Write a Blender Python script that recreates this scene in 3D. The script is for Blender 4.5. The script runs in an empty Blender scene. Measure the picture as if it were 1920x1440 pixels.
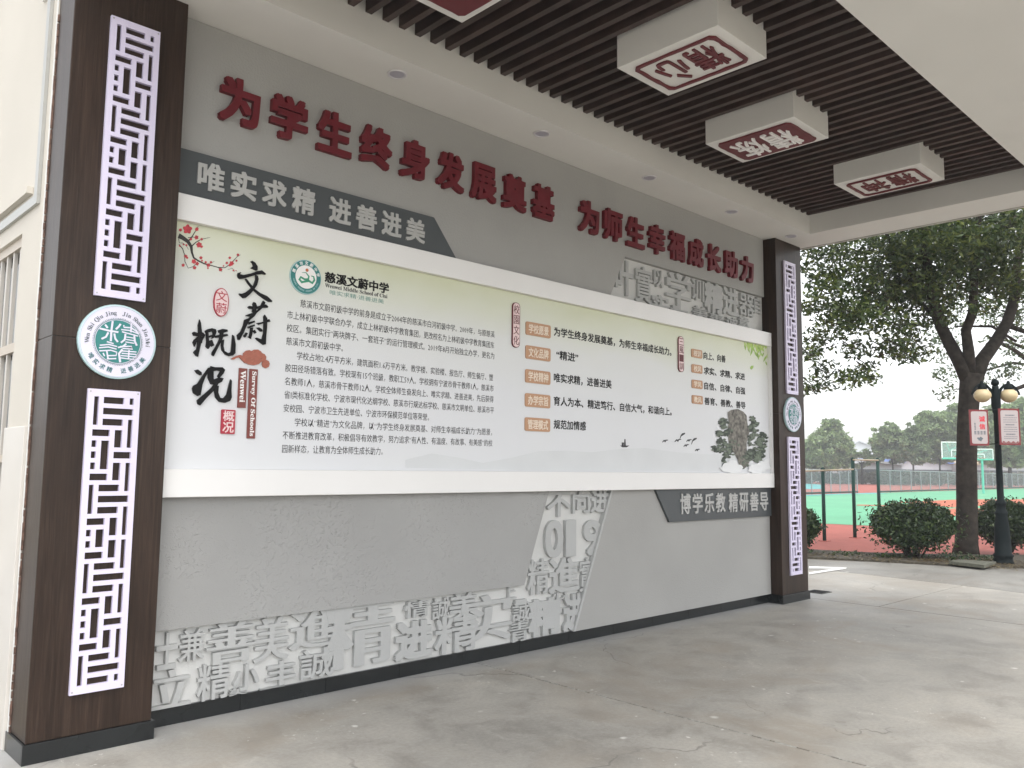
import bpy, bmesh, math, random
import numpy as np
from mathutils import Vector, Matrix
random.seed(7); rng = np.random.default_rng(7)
SC = bpy.context.scene; COL = SC.collection
# ------------------------------------------------------------------ camera
FPX = 1559.6
CR = Vector((0.71946516, -0.69444224, 0.0109483)); CU = Vector((-0.07772737, -0.0648435, 0.9948637))
CF = Vector((0.69016545, 0.71662075, 0.10062981)); CC = Vector((-1.25566619, -4.78019969, 1.5))
cd = bpy.data.cameras.new('camera'); cam = bpy.data.objects.new('camera', cd); COL.objects.link(cam)
m = Matrix.Identity(4)
for i in range(3):
    m[i][0] = CR[i]; m[i][1] = CU[i]; m[i][2] = -CF[i]; m[i][3] = CC[i]
cam.matrix_world = m
cd.sensor_width = 36; cd.lens = FPX/1920*36; cd.clip_end = 2000; cd.clip_start = .05
SC.camera = cam
# ------------------------------------------------------------------ sky, sun, exposure
EL, AZ = math.radians(60), math.radians(205)       # soft overcast sun on the open side of the portico
w = bpy.data.worlds.new('World'); SC.world = w; w.use_nodes = True
nt = w.node_tree; bg = nt.nodes['Background']
sky = nt.nodes.new('ShaderNodeTexSky'); sky.sky_type = 'NISHITA'; sky.sun_disc = False
sky.sun_elevation = EL; sky.sun_rotation = AZ; sky.dust_density = 2; sky.air_density = 1.2; sky.ozone_density = 1
hs = nt.nodes.new('ShaderNodeHueSaturation'); hs.inputs['Saturation'].default_value = .12
hs.inputs['Value'].default_value = 1.25
nt.links.new(sky.outputs[0], hs.inputs['Color']); nt.links.new(hs.outputs[0], bg.inputs['Color'])
bg.inputs['Strength'].default_value = .13
sd = bpy.data.lights.new('sun', 'SUN'); sd.energy = .5; sd.angle = math.radians(20); sd.color = (1, .95, .87)
so = bpy.data.objects.new('sun', sd); COL.objects.link(so)
sdir = Vector((math.sin(AZ)*math.cos(EL), math.cos(AZ)*math.cos(EL), math.sin(EL)))
so.rotation_euler = (-sdir).to_track_quat('-Z', 'Y').to_euler(); so.location = (0, 0, 30)
SC.view_settings.view_transform = 'Standard'; SC.view_settings.look = 'None'
SC.view_settings.exposure = 1.32; SC.view_settings.gamma = 1
SC.view_settings.use_curve_mapping = False
SC.render.engine = 'CYCLES'; SC.cycles.max_bounces = 8; SC.cycles.diffuse_bounces = 5
SC.cycles.transparent_max_bounces = 12; SC.cycles.use_denoising = True

# ------------------------------------------------------------------ helpers
def pix(u, v, ax, val):
    """world point on the plane axis=val seen at photo pixel (used for measuring flat prints and signs)"""
    d = CF + (u-960)/FPX*CR - (v-720)/FPX*CU
    return CC + d*((val-CC[ax])/d[ax])
def at(u, v, dep):
    return CC + dep*(CF + (u-960)/FPX*CR - (v-720)/FPX*CU)
MATS = {}
def mat(name, col, rough=.6, spec=.5, metal=0, noise=None, bump=None, coat=0):
    """noise=(scale, amount, detail)  bump=(scale,strength)"""
    if name in MATS: return MATS[name]
    mt = bpy.data.materials.new(name); mt.use_nodes = True; MATS[name] = mt
    n = mt.node_tree; b = n.nodes['Principled BSDF']
    b.inputs['Base Color'].default_value = (*col, 1); b.inputs['Roughness'].default_value = rough
    b.inputs['Metallic'].default_value = metal; b.inputs['Specular IOR Level'].default_value = spec
    b.inputs['Coat Weight'].default_value = coat
    tc = n.nodes.new('ShaderNodeTexCoord')
    if noise:
        t = n.nodes.new('ShaderNodeTexNoise'); t.inputs['Scale'].default_value = noise[0]; t.inputs['Detail'].default_value = noise[2]
        n.links.new(tc.outputs['Object'], t.inputs['Vector'])
        r = n.nodes.new('ShaderNodeMapRange'); r.inputs['From Min'].default_value = .3; r.inputs['From Max'].default_value = .7
        r.inputs['To Min'].default_value = 1-noise[1]; r.inputs['To Max'].default_value = 1+noise[1]
        n.links.new(t.outputs['Fac'], r.inputs['Value'])
        mx = n.nodes.new('ShaderNodeVectorMath'); mx.operation = 'SCALE'; mx.inputs[0].default_value = col
        n.links.new(r.outputs[0], mx.inputs['Scale']); n.links.new(mx.outputs[0], b.inputs['Base Color'])
    if bump:
        t = n.nodes.new('ShaderNodeTexNoise'); t.inputs['Scale'].default_value = bump[0]; t.inputs['Detail'].default_value = 4
        n.links.new(tc.outputs['Object'], t.inputs['Vector'])
        bp = n.nodes.new('ShaderNodeBump'); bp.inputs['Strength'].default_value = bump[1]; bp.inputs['Distance'].default_value = .01
        n.links.new(t.outputs['Fac'], bp.inputs['Height']); n.links.new(bp.outputs[0], b.inputs['Normal'])
    return mt
def link(o, parent=None):
    COL.objects.link(o)
    if parent is not None:
        o.parent = parent
        o.matrix_parent_inverse = Matrix.Translation(-parent.location) if parent.parent is None else Matrix.Identity(4)
    return o
def mesh(name, vs, fs, mt, parent=None, smooth=False):
    me = bpy.data.meshes.new(name); me.from_pydata([tuple(v) for v in vs], [], fs)
    if mt: me.materials.append(mt)
    if smooth: me.polygons.foreach_set('use_smooth', [True]*len(me.polygons))
    me.update(); o = bpy.data.objects.new(name, me); link(o, parent); return o
class MB:
    def __init__(s): s.v = []; s.f = []
    def box(s, a, b):
        (x0, y0, z0), (x1, y1, z1) = a, b; k = len(s.v)
        s.v += [(x0,y0,z0),(x1,y0,z0),(x1,y1,z0),(x0,y1,z0),(x0,y0,z1),(x1,y0,z1),(x1,y1,z1),(x0,y1,z1)]
        s.f += [tuple(k+i for i in q) for q in ((0,3,2,1),(4,5,6,7),(0,1,5,4),(1,2,6,5),(2,3,7,6),(3,0,4,7))]; return s
    def tube(s, pts, rad, n=8, cap=True):
        pts = [Vector(p) for p in pts]; k = len(s.v)
        if not hasattr(rad, '__len__'): rad = [rad]*len(pts)
        pu = None
        for i, p in enumerate(pts):
            t = (pts[min(i+1, len(pts)-1)]-pts[max(i-1, 0)]).normalized()
            if pu is None: pu = t.orthogonal().normalized()
            pu = (pu - t*pu.dot(t)).normalized(); pv = t.cross(pu)
            for j in range(n):
                a = 2*math.pi*j/n; s.v.append(p + rad[i]*(math.cos(a)*pu+math.sin(a)*pv))
        for i in range(len(pts)-1):
            for j in range(n):
                j2 = (j+1) % n
                s.f.append((k+i*n+j, k+i*n+j2, k+(i+1)*n+j2, k+(i+1)*n+j))
        if cap:
            s.f.append(tuple(k+j for j in reversed(range(n)))); s.f.append(tuple(k+(len(pts)-1)*n+j for j in range(n)))
        return s
    def lathe(s, c, prof, n=16):
        c = Vector(c); k = len(s.v)
        for r, z in prof:
            for j in range(n):
                a = 2*math.pi*j/n; s.v.append((c.x+r*math.cos(a), c.y+r*math.sin(a), c.z+z))
        for i in range(len(prof)-1):
            for j in range(n):
                j2 = (j+1) % n; s.f.append((k+i*n+j, k+i*n+j2, k+(i+1)*n+j2, k+(i+1)*n+j))
        s.f.append(tuple(k+j for j in reversed(range(n)))); s.f.append(tuple(k+(len(prof)-1)*n+j for j in range(n)))
        return s
    def build(s, name, mt, parent=None, smooth=False): return mesh(name, s.v, s.f, mt, parent, smooth)
def box(name, a, b, mt, parent=None, bev=0):
    o = MB().box(a, b).build(name, mt, parent)
    if bev:
        md = o.modifiers.new('bevel', 'BEVEL'); md.width = bev; md.segments = 2; md.limit_method = 'ANGLE'
    return o
def thing(name, label, cat, loc=(0, 0, 0), group=None):
    o = bpy.data.objects.new(name, None); COL.objects.link(o); o.location = loc; o.empty_display_size = .2
    return tag(o, label, cat, group)
def tag(o, label=None, cat=None, group=None, kind=None):
    if label: o['label'] = label
    if cat: o['category'] = cat
    if group: o['group'] = group
    if kind: o['kind'] = kind
    return o
def struct(o): o['kind'] = 'structure'; return o
def prism(name, poly, n, depth, mt, parent=None):
    """poly: world points in a plane, extruded along n by depth"""
    n = Vector(n); bm = bmesh.new()
    for kk, lst in enumerate(poly if isinstance(poly[0], list) else [poly]):
        vs = [bm.verts.new(Vector(p)+n*kk*2e-5) for p in lst]
        try: f = bm.faces.new(vs)
        except ValueError: continue
        f.normal_update()
    r = bmesh.ops.extrude_face_region(bm, geom=list(bm.faces))
    for e in r['geom']:
        if isinstance(e, bmesh.types.BMVert): e.co += n*depth
    bmesh.ops.triangulate(bm, faces=[f for f in bm.faces if len(f.verts) > 4])
    bmesh.ops.recalc_face_normals(bm, faces=bm.faces)
    me = bpy.data.meshes.new(name); bm.to_mesh(me); bm.free(); me.materials.append(mt)
    o = bpy.data.objects.new(name, me); return link(o, parent)
# ---- lettering: font outlines turned into meshes
_gc = {}
def glyph(body, bold=0., ext=0., res=3):
    """outline mesh; bold thickens the strokes by laying shifted copies of the glyph over each other"""
    key = (body, round(bold, 4), ext > 0, res)
    if key in _gc: return _gc[key]
    c = bpy.data.curves.new('t', 'FONT'); c.body = body; c.size = 1; c.resolution_u = res
    c.extrude = .5 if ext > 0 else 0
    o = bpy.data.objects.new('t', c); COL.objects.link(o); bpy.context.view_layer.update()
    me = bpy.data.meshes.new_from_object(o.evaluated_get(bpy.context.evaluated_depsgraph_get()))
    co = np.empty(len(me.vertices)*3); me.vertices.foreach_get('co', co); co = co.reshape(-1, 3)
    li = np.empty(len(me.loops), int); me.loops.foreach_get('vertex_index', li)
    fs = [tuple(li[p.loop_start:p.loop_start+p.loop_total]) for p in me.polygons]
    bpy.data.objects.remove(o); bpy.data.curves.remove(c); bpy.data.meshes.remove(me)
    if bold < -.001:
        C0 = []; F0 = []
        for k in range(5):
            q = co.copy(); q[:, 0] += -bold*(k-2)/2*(.97+.01*k); q[:, 1] += .0011*k; q[:, 2] *= 1-.012*k
            F0 += [tuple(i+len(co)*k for i in f) for f in fs]; C0.append(q)
        co = np.concatenate(C0); fs = F0
    if bold > .006:
        n = 4 if bold < .018 else 8; C0 = []; F0 = []
        for k in range(n):
            dx, dy = ((-1, -1), (1, 1), (-1, 1), (1, -1), (1, 0), (-1, 0), (0, 1), (0, -1))[k]; q = co.copy()
            q[:, 0] += bold*dx*(.92-.021*k); q[:, 1] += bold*dy*(.92-.017*k); q[:, 2] *= 1-.012*k
            F0 += [tuple(i+len(co)*k for i in f) for f in fs]; C0.append(q)
        co = np.concatenate(C0); fs = F0
    _gc[key] = (co, fs); return _gc[key]
def letter(name, body, O, r, u, n, W, H, mt, parent, ext=.0, bold=.0, off=0., em=False, mirror=False, res=3, warp=None):
    """fit text in the rectangle with lower-left corner O, right r * W, up u * H; extruded ext along n.
    em=True: height from the em box, so punctuation keeps its size"""
    co, fs = glyph(body, bold, ext, res); co = co.copy()
    x0, x1 = co[:, 0].min(), co[:, 0].max()
    if em: y0, y1 = -.12, .84
    else: y0, y1 = co[:, 1].min(), co[:, 1].max()
    a = (co[:, 0]-x0)/(x1-x0)*W; b = (co[:, 1]-y0)/(y1-y0)*H
    if warp: a, b = warp(a, b)
    c = (co[:, 2]+.5)*ext + off if ext > 0 else np.full(len(co), off)
    O, r, u, n = (np.array(q, float) for q in (O, r, u, n))
    P = O + a[:, None]*r + b[:, None]*u + c[:, None]*n
    q = mesh(name, P, fs, mt, parent)
    if len(body) > 1: q['kind'] = 'stuff'       # fine print
    return q
X, Y, Z = (1, 0, 0), (0, 1, 0), (0, 0, 1); NY = (0, -1, 0)
def wl(name, body, x0, x1, z0, z1, y, mt, parent, **k):      # lettering on the wall, facing -y
    return letter(name, body, (x0, y, z0), X, Z, NY, x1-x0, z1-z0, mt, parent, **k)

# ------------------------------------------------------------------ materials
M = {}
M['soffit'] = mat('soffit_paint', (.70, .685, .655), .8, noise=(1.3, .04, 3), bump=(60, .05))
M['white_frame'] = mat('frame_white', (.80, .79, .78), .38, noise=(2, .015, 2))
M['panel'] = mat('grey_render', (.37, .375, .375), .85, noise=(1.2, .04, 4))
M['relief'] = mat('relief_grey', (.42, .425, .42), .75, noise=(3, .03, 3), bump=(90, .12))
M['relief_base'] = mat('relief_base_white', (.58, .58, .565), .75, noise=(3, .04, 3), bump=(70, .12))
M['red'] = mat('letter_red', (.135, .010, .017), .5, spec=.35, noise=(9, .12, 2))
M['seal_red'] = mat('seal_dark_red', (.125, .016, .022), .55, noise=(9, .1, 2))
M['seal_bright'] = mat('stamp_red', (.42, .02, .045), .5)
M['darkboard'] = mat('dark_grey_board', (.062, .070, .075), .45, noise=(3, .05, 2))
M['silver'] = mat('letter_light_grey', (.42, .42, .41), .45)
M['black'] = mat('letter_black', (.004, .004, .005), .6, spec=.25)
M['ink'] = mat('print_ink', (.035, .035, .04), .6)
M['tan'] = mat('caption_tan', (.50, .28, .16), .5)
M['cream'] = mat('caption_cream', (.82, .70, .58), .5)
M['brownred'] = mat('strip_brown_red', (.20, .045, .035), .5)
M['cloud'] = mat('cloud_brown', (.36, .11, .07), .5, noise=(40, .12, 3))
M['white_print'] = mat('white_print', (.85, .83, .82), .5)
M['pinkwhite'] = mat('stamp_white', (.80, .62, .62), .5)
M['lattice'] = mat('lattice_white', (.68, .63, .80), .4)
M['slat'] = mat('ceiling_slat_brown', (.050, .031, .027), .55, noise=(6, .18, 3))
M['plenum'] = mat('ceiling_void', (.022, .015, .014), .9)
M['tile'] = mat('black_tile', (.012, .014, .015), .22, noise=(4, .2, 3))
M['teal'] = mat('teal', (.025, .20, .19), .45)
M['teal_dark'] = mat('teal_dark', (.02, .13, .14), .45)
M['plate'] = mat('medallion_white', (.68, .66, .78), .3)
M['glassrim'] = mat('acrylic_edge', (.45, .62, .64), .2)
M['grey_ink'] = mat('grey_ink', (.10, .12, .14), .5)
M['wallwhite'] = mat('cream_wall', (.56, .525, .465), .7, noise=(1.1, .05, 4), bump=(50, .08))
M['metal'] = mat('brushed_metal', (.42, .42, .40), .4, metal=.5)
M['winframe'] = mat('window_frame', (.48, .42, .35), .45, metal=.2)
M['pane'] = mat('window_glass', (.03, .035, .035), .08)
M['lens'] = mat('downlight_lens', (.42, .40, .46), .4)
M['ring'] = mat('downlight_ring', (.62, .60, .62), .4)
M['bark'] = mat('bark', (.036, .030, .025), .95, spec=.15, noise=(9, .5, 6), bump=(16, 1.))
M['iron'] = mat('black_green_iron', (.003, .007, .008), .6, spec=.12, noise=(20, .3, 2))
M['globe'] = mat('lamp_globe_cream', (.55, .44, .26), .45)
M['pole'] = mat('dark_green_pole', (.008, .045, .036), .5, spec=.3)
M['galv'] = mat('grey_post', (.25, .28, .29), .5)
M['line'] = mat('road_line_white', (.72, .72, .70), .8, noise=(20, .1, 3))
M['lichen'] = mat('slab_mossy', (.10, .10, .075), .9, noise=(30, .3, 4), bump=(60, .4))

def nodes(name):
    mt = bpy.data.materials.new(name); mt.use_nodes = True; n = mt.node_tree
    return mt, n, n.nodes['Principled BSDF'], n.nodes.new('ShaderNodeTexCoord')
def N(n, t, **k):
    a = n.nodes.new('ShaderNode'+t)
    for q, v in k.items():
        if q in a.inputs: a.inputs[q].default_value = v
        else: setattr(a, q, v)
    return a
def ramp(n, src, stops):
    r = n.nodes.new('ShaderNodeValToRGB'); e = r.color_ramp.elements
    while len(e) < len(stops): e.new(.5)
    for i, (p, c) in enumerate(stops): e[i].position = p; e[i].color = c if len(c) == 4 else (*c, 1)
    n.links.new(src, r.inputs[0]); return r.outputs[0]
def noise(n, vec, scale, detail=4, rough=.55, dist=0):
    t = N(n, 'TexNoise', Scale=scale, Detail=detail, Roughness=rough, Distortion=dist); n.links.new(vec, t.inputs['Vector']); return t.outputs['Fac']
def mapping(n, src, sc=(1, 1, 1), loc=(0, 0, 0)):
    a = N(n, 'Mapping'); a.inputs['Scale'].default_value = sc; a.inputs['Location'].default_value = loc
    n.links.new(src, a.inputs['Vector']); return a.outputs[0]
def mix(n, fac, a, b, bl='MIX'):
    x = n.nodes.new('ShaderNodeMix'); x.data_type = 'RGBA'; x.blend_type = bl
    if hasattr(fac, 'links'): n.links.new(fac, x.inputs[0])
    else: x.inputs[0].default_value = fac
    for s, k in ((a, 6), (b, 7)):
        if hasattr(s, 'links'): n.links.new(s, x.inputs[k])
        else: x.inputs[k].default_value = (*s, 1)
    return x.outputs[2]
def bumpn(n, b, h, st, dist=.01):
    bp = N(n, 'Bump', Strength=st, Distance=dist); n.links.new(h, bp.inputs['Height']); n.links.new(bp.outputs[0], b.inputs['Normal'])
# wood laminate of the columns: streaky vertical grain
mt, n, b, tc = nodes('dark_wood_laminate')
v1 = mapping(n, tc.outputs['Object'], (30, 30, 1.1)); g1 = noise(n, v1, 2.2, 8, .65, .6)
v2 = mapping(n, tc.outputs['Object'], (5, 5, .5)); g2 = noise(n, v2, 1.6, 3, .5, 1.5)
c1 = ramp(n, g1, [(.25, (.016, .010, .0075)), (.52, (.034, .0215, .016)), (.8, (.060, .040, .030))])
c2 = ramp(n, g2, [(.3, (.72, .70, .68)), (.7, (1.18, 1.15, 1.12))])
n.links.new(mix(n, 1., c1, c2, 'MULTIPLY'), b.inputs['Base Color'])
b.inputs['Roughness'].default_value = .36; b.inputs['Specular IOR Level'].default_value = .24
bumpn(n, b, g1, .12); M['wood'] = mt
# rough painted render of the grey panels: scattered trowel blisters
mt, n, b, tc = nodes('grey_textured_render')
v = tc.outputs['Object']; a = noise(n, mapping(n, v, (1, 1, 1)), 1.3, 4)
n.links.new(ramp(n, a, [(.3, (.310, .309, .303)), (.7, (.358, .357, .350))]), b.inputs['Base Color']); b.inputs['Roughness'].default_value = .8
h1 = noise(n, v, 42, 3, .5, 1.0); msk = noise(n, v, 2.6, 2)
hh = N(n, 'MapRange'); hh.inputs['From Min'].default_value = .56; hh.inputs['From Max'].default_value = .66; n.links.new(h1, hh.inputs['Value'])
mm = N(n, 'MapRange'); mm.inputs['From Min'].default_value = .40; mm.inputs['From Max'].default_value = .62; n.links.new(msk, mm.inputs['Value'])
ml = N(n, 'Math', operation='MULTIPLY'); n.links.new(hh.outputs[0], ml.inputs[0]); n.links.new(mm.outputs[0], ml.inputs[1])
fine = noise(n, v, 160, 2); ad = N(n, 'Math', operation='MULTIPLY_ADD'); n.links.new(fine, ad.inputs[0]); ad.inputs[1].default_value = .5; n.links.new(ml.outputs[0], ad.inputs[2])
bumpn(n, b, ad.outputs[0], .62, .006); M['panel'] = mt
M['panel_smooth'] = mat('grey_painted_wall', (.352, .348, .336), .8, noise=(1.1, .06, 4), bump=(70, .35))
# display panel print: pale yellow-green band at the top fading to white, as printed
mt, n, b, tc = nodes('display_print')
sp = N(n, 'SeparateXYZ'); n.links.new(tc.outputs['Object'], sp.inputs[0])
mr = N(n, 'MapRange'); mr.inputs['From Min'].default_value = 2.1; mr.inputs['From Max'].default_value = 2.98; n.links.new(sp.outputs[2], mr.inputs['Value'])
wv = noise(n, mapping(n, tc.outputs['Object'], (.8, 1, 1.5)), 1.2, 3)
a2 = N(n, 'Math', operation='MULTIPLY_ADD'); n.links.new(wv, a2.inputs[0]); a2.inputs[1].default_value = .5; a2.inputs[2].default_value = -.25
a3 = N(n, 'Math', operation='ADD'); n.links.new(mr.outputs[0], a3.inputs[0]); n.links.new(a2.outputs[0], a3.inputs[1])
n.links.new(ramp(n, a3.outputs[0], [(0, (.70, .71, .735)), (.45, (.70, .71, .70)), (.8, (.66, .68, .56)), (1, (.60, .62, .45))]), b.inputs['Base Color'])
b.inputs['Roughness'].default_value = .38; M['print'] = mt
# stained concrete of the forecourt
def concrete(name, base, dust=True, warm=1.0):
    mt, n, b, tc = nodes(name); geo = N(n, 'NewGeometry'); v = geo.outputs['Position']
    big = noise(n, v, .55, 5, .6, .8); mid = noise(n, v, 3.2, 6, .65, .6); fine = noise(n, v, 38, 4, .7)
    c = ramp(n, big, [(.30, tuple(x*.80 for x in base)), (.5, base), (.72, tuple(x*1.18 for x in base))])
    c = mix(n, .9, c, ramp(n, mid, [(.28, (.66, .64, .62)), (.5, (1, 1, 1)), (.75, (1.16, 1.15, 1.13))]), 'MULTIPLY')
    c = mix(n, .7, c, ramp(n, fine, [(.25, (.80, .80, .80)), (.7, (1.12, 1.12, 1.12))]), 'MULTIPLY')
    br = noise(n, mapping(n, v, (1, 1, 1), (7, 3, 0)), .8, 4, .6, 1.2)
    bf = N(n, 'MapRange'); bf.inputs['From Min'].default_value = .50; bf.inputs['From Max'].default_value = .68; bf.inputs['To Max'].default_value = .55
    n.links.new(br, bf.inputs['Value']); c = mix(n, bf.outputs[0], c, (base[0]*.84, base[1]*.76, base[2]*.68))
    # dark scuffs
    sc = noise(n, mapping(n, v, (1, 2.2, 1), (2, 9, 0)), 2.1, 7, .7, 1.5)
    sf = N(n, 'MapRange'); sf.inputs['From Min'].default_value = .62; sf.inputs['From Max'].default_value = .74; sf.inputs['To Max'].default_value = .35
    n.links.new(sc, sf.inputs['Value']); c = mix(n, sf.outputs[0], c, tuple(x*.48 for x in base))
    # paint / plaster drips
    for k, (s, th, mk) in enumerate(((11, .11, .63), (30, .13, .63), (4.2, .075, .59), (2.1, .05, .5))):
        vn = N(n, 'TexNoise', Scale=s*1.7, Detail=2.0); n.links.new(v, vn.inputs['Vector'])
        wa = N(n, 'VectorMath', operation='MULTIPLY_ADD'); n.links.new(vn.outputs['Color'], wa.inputs[0]); wa.inputs[1].default_value = (.06, .06, 0); n.links.new(v, wa.inputs[2])
        vo = N(n, 'TexVoronoi', Scale=float(s)); vo.inputs['Randomness'].default_value = 1; n.links.new(wa.outputs[0], vo.inputs['Vector'])
        lt = N(n, 'MapRange'); lt.inputs['From Min'].default_value = th*1.6; lt.inputs['From Max'].default_value = th*.7; n.links.new(vo.outputs['Distance'], lt.inputs['Value'])
        sel = N(n, 'SeparateColor'); n.links.new(vo.outputs['Color'], sel.inputs[0])
        gt = N(n, 'Math', operation='GREATER_THAN'); n.links.new(sel.outputs[0], gt.inputs[0]); gt.inputs[1].default_value = .62
        pk = N(n, 'Math', operation='GREATER_THAN'); n.links.new(noise(n, mapping(n, v, (1, 1, 1), (k*5, k*3, 0)), .9, 3), pk.inputs[0]); pk.inputs[1].default_value = mk-.04
        m1 = N(n, 'Math', operation='MULTIPLY'); n.links.new(lt.outputs[0], m1.inputs[0]); n.links.new(gt.outputs[0], m1.inputs[1])
        m2 = N(n, 'Math', operation='MULTIPLY'); n.links.new(m1.outputs[0], m2.inputs[0]); n.links.new(pk.outputs[0], m2.inputs[1])
        m3 = N(n, 'Math', operation='MULTIPLY'); n.links.new(m2.outputs[0], m3.inputs[0]); m3.inputs[1].default_value = .8
        c = mix(n, m3.outputs[0], c, (.66, .65, .61))
    # hairline cracks
    wn = N(n, 'TexNoise', Scale=1.6, Detail=5.0); n.links.new(v, wn.inputs['Vector'])
    wv2 = N(n, 'VectorMath', operation='MULTIPLY_ADD'); n.links.new(wn.outputs['Color'], wv2.inputs[0]); wv2.inputs[1].default_value = (.9, .9, 0); n.links.new(v, wv2.inputs[2])
    ve = N(n, 'TexVoronoi', feature='DISTANCE_TO_EDGE', Scale=.38); n.links.new(wv2.outputs[0], ve.inputs['Vector'])
    cr = N(n, 'MapRange'); cr.inputs['From Min'].default_value = .0035; cr.inputs['From Max'].default_value = .001; n.links.new(ve.outputs['Distance'], cr.inputs['Value'])
    cm2 = N(n, 'MapRange'); cm2.inputs['From Min'].default_value = .50; cm2.inputs['From Max'].default_value = .60; cm2.inputs['To Max'].default_value = .6; n.links.new(noise(n, mapping(n, v, (1, 1, 1), (3, 8, 0)), .7, 2), cm2.inputs['Value'])
    cp = N(n, 'Math', operation='MULTIPLY'); n.links.new(cr.outputs[0], cp.inputs[0]); n.links.new(cm2.outputs[0], cp.inputs[1])
    c = mix(n, cp.outputs[0], c, tuple(x*.35 for x in base))
    # grit
    gr = noise(n, v, 150, 2, .6); gf = N(n, 'MapRange'); gf.inputs['From Min'].default_value = .60; gf.inputs['From Max'].default_value = .72; gf.inputs['To Max'].default_value = .35
    n.links.new(gr, gf.inputs['Value']); c = mix(n, gf.outputs[0], c, tuple(x*.5 for x in base))
    # worn lighter smears
    sm = noise(n, mapping(n, v, (1.6, .8, 1), (11, 4, 0)), 1.7, 8, .72, 2.0)
    sf2 = N(n, 'MapRange'); sf2.inputs['From Min'].default_value = .58; sf2.inputs['From Max'].default_value = .72; sf2.inputs['To Max'].default_value = .45
    n.links.new(sm, sf2.inputs['Value']); c = mix(n, sf2.outputs[0], c, tuple(min(1, x*1.45) for x in base))
    if dust:   # plaster dust washed along the foot of the wall
        sx = N(n, 'SeparateXYZ'); n.links.new(v, sx.inputs[0])
        wob = noise(n, v, 2.5, 4)
        yy = N(n, 'Math', operation='MULTIPLY_ADD'); n.links.new(wob, yy.inputs[0]); yy.inputs[1].default_value = .35; n.links.new(sx.outputs[1], yy.inputs[2])
        mr = N(n, 'MapRange'); mr.inputs['From Min'].default_value = .02; mr.inputs['From Max'].default_value = .30; mr.inputs['To Max'].default_value = .55
        n.links.new(yy.outputs[0], mr.inputs['Value'])
        lx = N(n, 'Math', operation='LESS_THAN'); n.links.new(sx.outputs[0], lx.inputs[0]); lx.inputs[1].default_value = 8.9
        gg = N(n, 'Math', operation='MULTIPLY'); n.links.new(mr.outputs[0], gg.inputs[0]); n.links.new(lx.outputs[0], gg.inputs[1])
        c = mix(n, gg.outputs[0], c, (.40, .41, .42))
    n.links.new(c, b.inputs['Base Color']); b.inputs['Specular IOR Level'].default_value = .35
    rr = ramp(n, mid, [(.3, (.42,)*3), (.7, (.72,)*3)]); n.links.new(rr, b.inputs['Roughness'])
    bumpn(n, b, fine, .25, .004); return mt
M['floor'] = concrete('forecourt_concrete', (.345, .327, .294))
M['path'] = concrete('path_concrete', (.245, .236, .216), dust=False)
def ground(name, c0, c1, scale, rough=.9, bump=.3):
    mt, n, b, tc = nodes(name); geo = N(n, 'NewGeometry'); v = geo.outputs['Position']
    a = noise(n, v, scale, 6, .65); f = noise(n, v, scale*.12, 3)
    c = ramp(n, a, [(.3, c0), (.7, c1)]); c = mix(n, .6, c, ramp(n, f, [(.3, (.82,)*3), (.7, (1.12,)*3)]), 'MULTIPLY')
    n.links.new(c, b.inputs['Base Color']); b.inputs['Roughness'].default_value = rough; bumpn(n, b, a, bump, .02); return mt
M['soil'] = ground('soil_leaf_litter', (.035, .030, .022), (.11, .095, .070), 22, .95, .9)
M['redrub'] = ground('red_rubber', (.33, .085, .062), (.39, .105, .078), 9, .85, .1)
M['orange'] = ground('orange_paint', (.42, .10, .045), (.47, .12, .055), 4, .8, .05)
M['green'] = ground('green_court', (.095, .34, .185), (.115, .385, .21), 3, .7, .05)
M['cyan'] = ground('cyan_court', (.08, .38, .38), (.10, .42, .42), 3, .7, .05)
M['far'] = ground('far_ground', (.30, .28, .22), (.40, .37, .30), .5)
_h = ground('far_hedge', (.05, .055, .035), (.13, .13, .08), 1.2)
def leafmat(name, c0, c1, c2, rough=.45):
    mt, n, b, tc = nodes(name); geo = N(n, 'NewGeometry')
    c = ramp(n, geo.outputs['Random Per Island'], [(0, c0), (.55, c1), (1, c2)])
    cl = noise(n, geo.outputs['Position'], .9, 3)
    c = mix(n, .6, c, ramp(n, cl, [(.35, (.65, .68, .65)), (.65, (1.25, 1.22, 1.1))]), 'MULTIPLY')
    n.links.new(c, b.inputs['Base Color']); b.inputs['Roughness'].default_value = rough
    tr = N(n, 'BsdfTranslucent'); n.links.new(c, tr.inputs['Color'])
    mx = N(n, 'MixShader'); mx.inputs[0].default_value = .32
    n.links.new(b.outputs[0], mx.inputs[1]); n.links.new(tr.outputs[0], mx.inputs[2])
    n.links.new(mx.outputs[0], n.nodes['Material Output'].inputs['Surface']); return mt
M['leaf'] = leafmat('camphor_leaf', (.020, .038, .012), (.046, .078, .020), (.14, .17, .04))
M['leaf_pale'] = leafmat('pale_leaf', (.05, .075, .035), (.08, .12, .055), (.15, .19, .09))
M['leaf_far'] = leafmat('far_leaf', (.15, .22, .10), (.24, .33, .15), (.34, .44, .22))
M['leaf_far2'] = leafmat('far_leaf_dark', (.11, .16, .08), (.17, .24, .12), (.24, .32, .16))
M['leaf_bush'] = leafmat('bush_leaf', (.014, .032, .012), (.028, .058, .020), (.085, .125, .035), .45)
mt, n, b, tc = nodes('wire_mesh')
trn = N(n, 'BsdfTransparent'); mx = N(n, 'MixShader'); mx.inputs[0].default_value = .30
b.inputs['Base Color'].default_value = (.22, .25, .26, 1)
n.links.new(trn.outputs[0], mx.inputs[1]); n.links.new(b.outputs[0], mx.inputs[2]); n.links.new(mx.outputs[0], n.nodes['Material Output'].inputs['Surface'])
M['wire'] = mt
mt, n, b, tc = nodes('clear_backboard')
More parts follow.
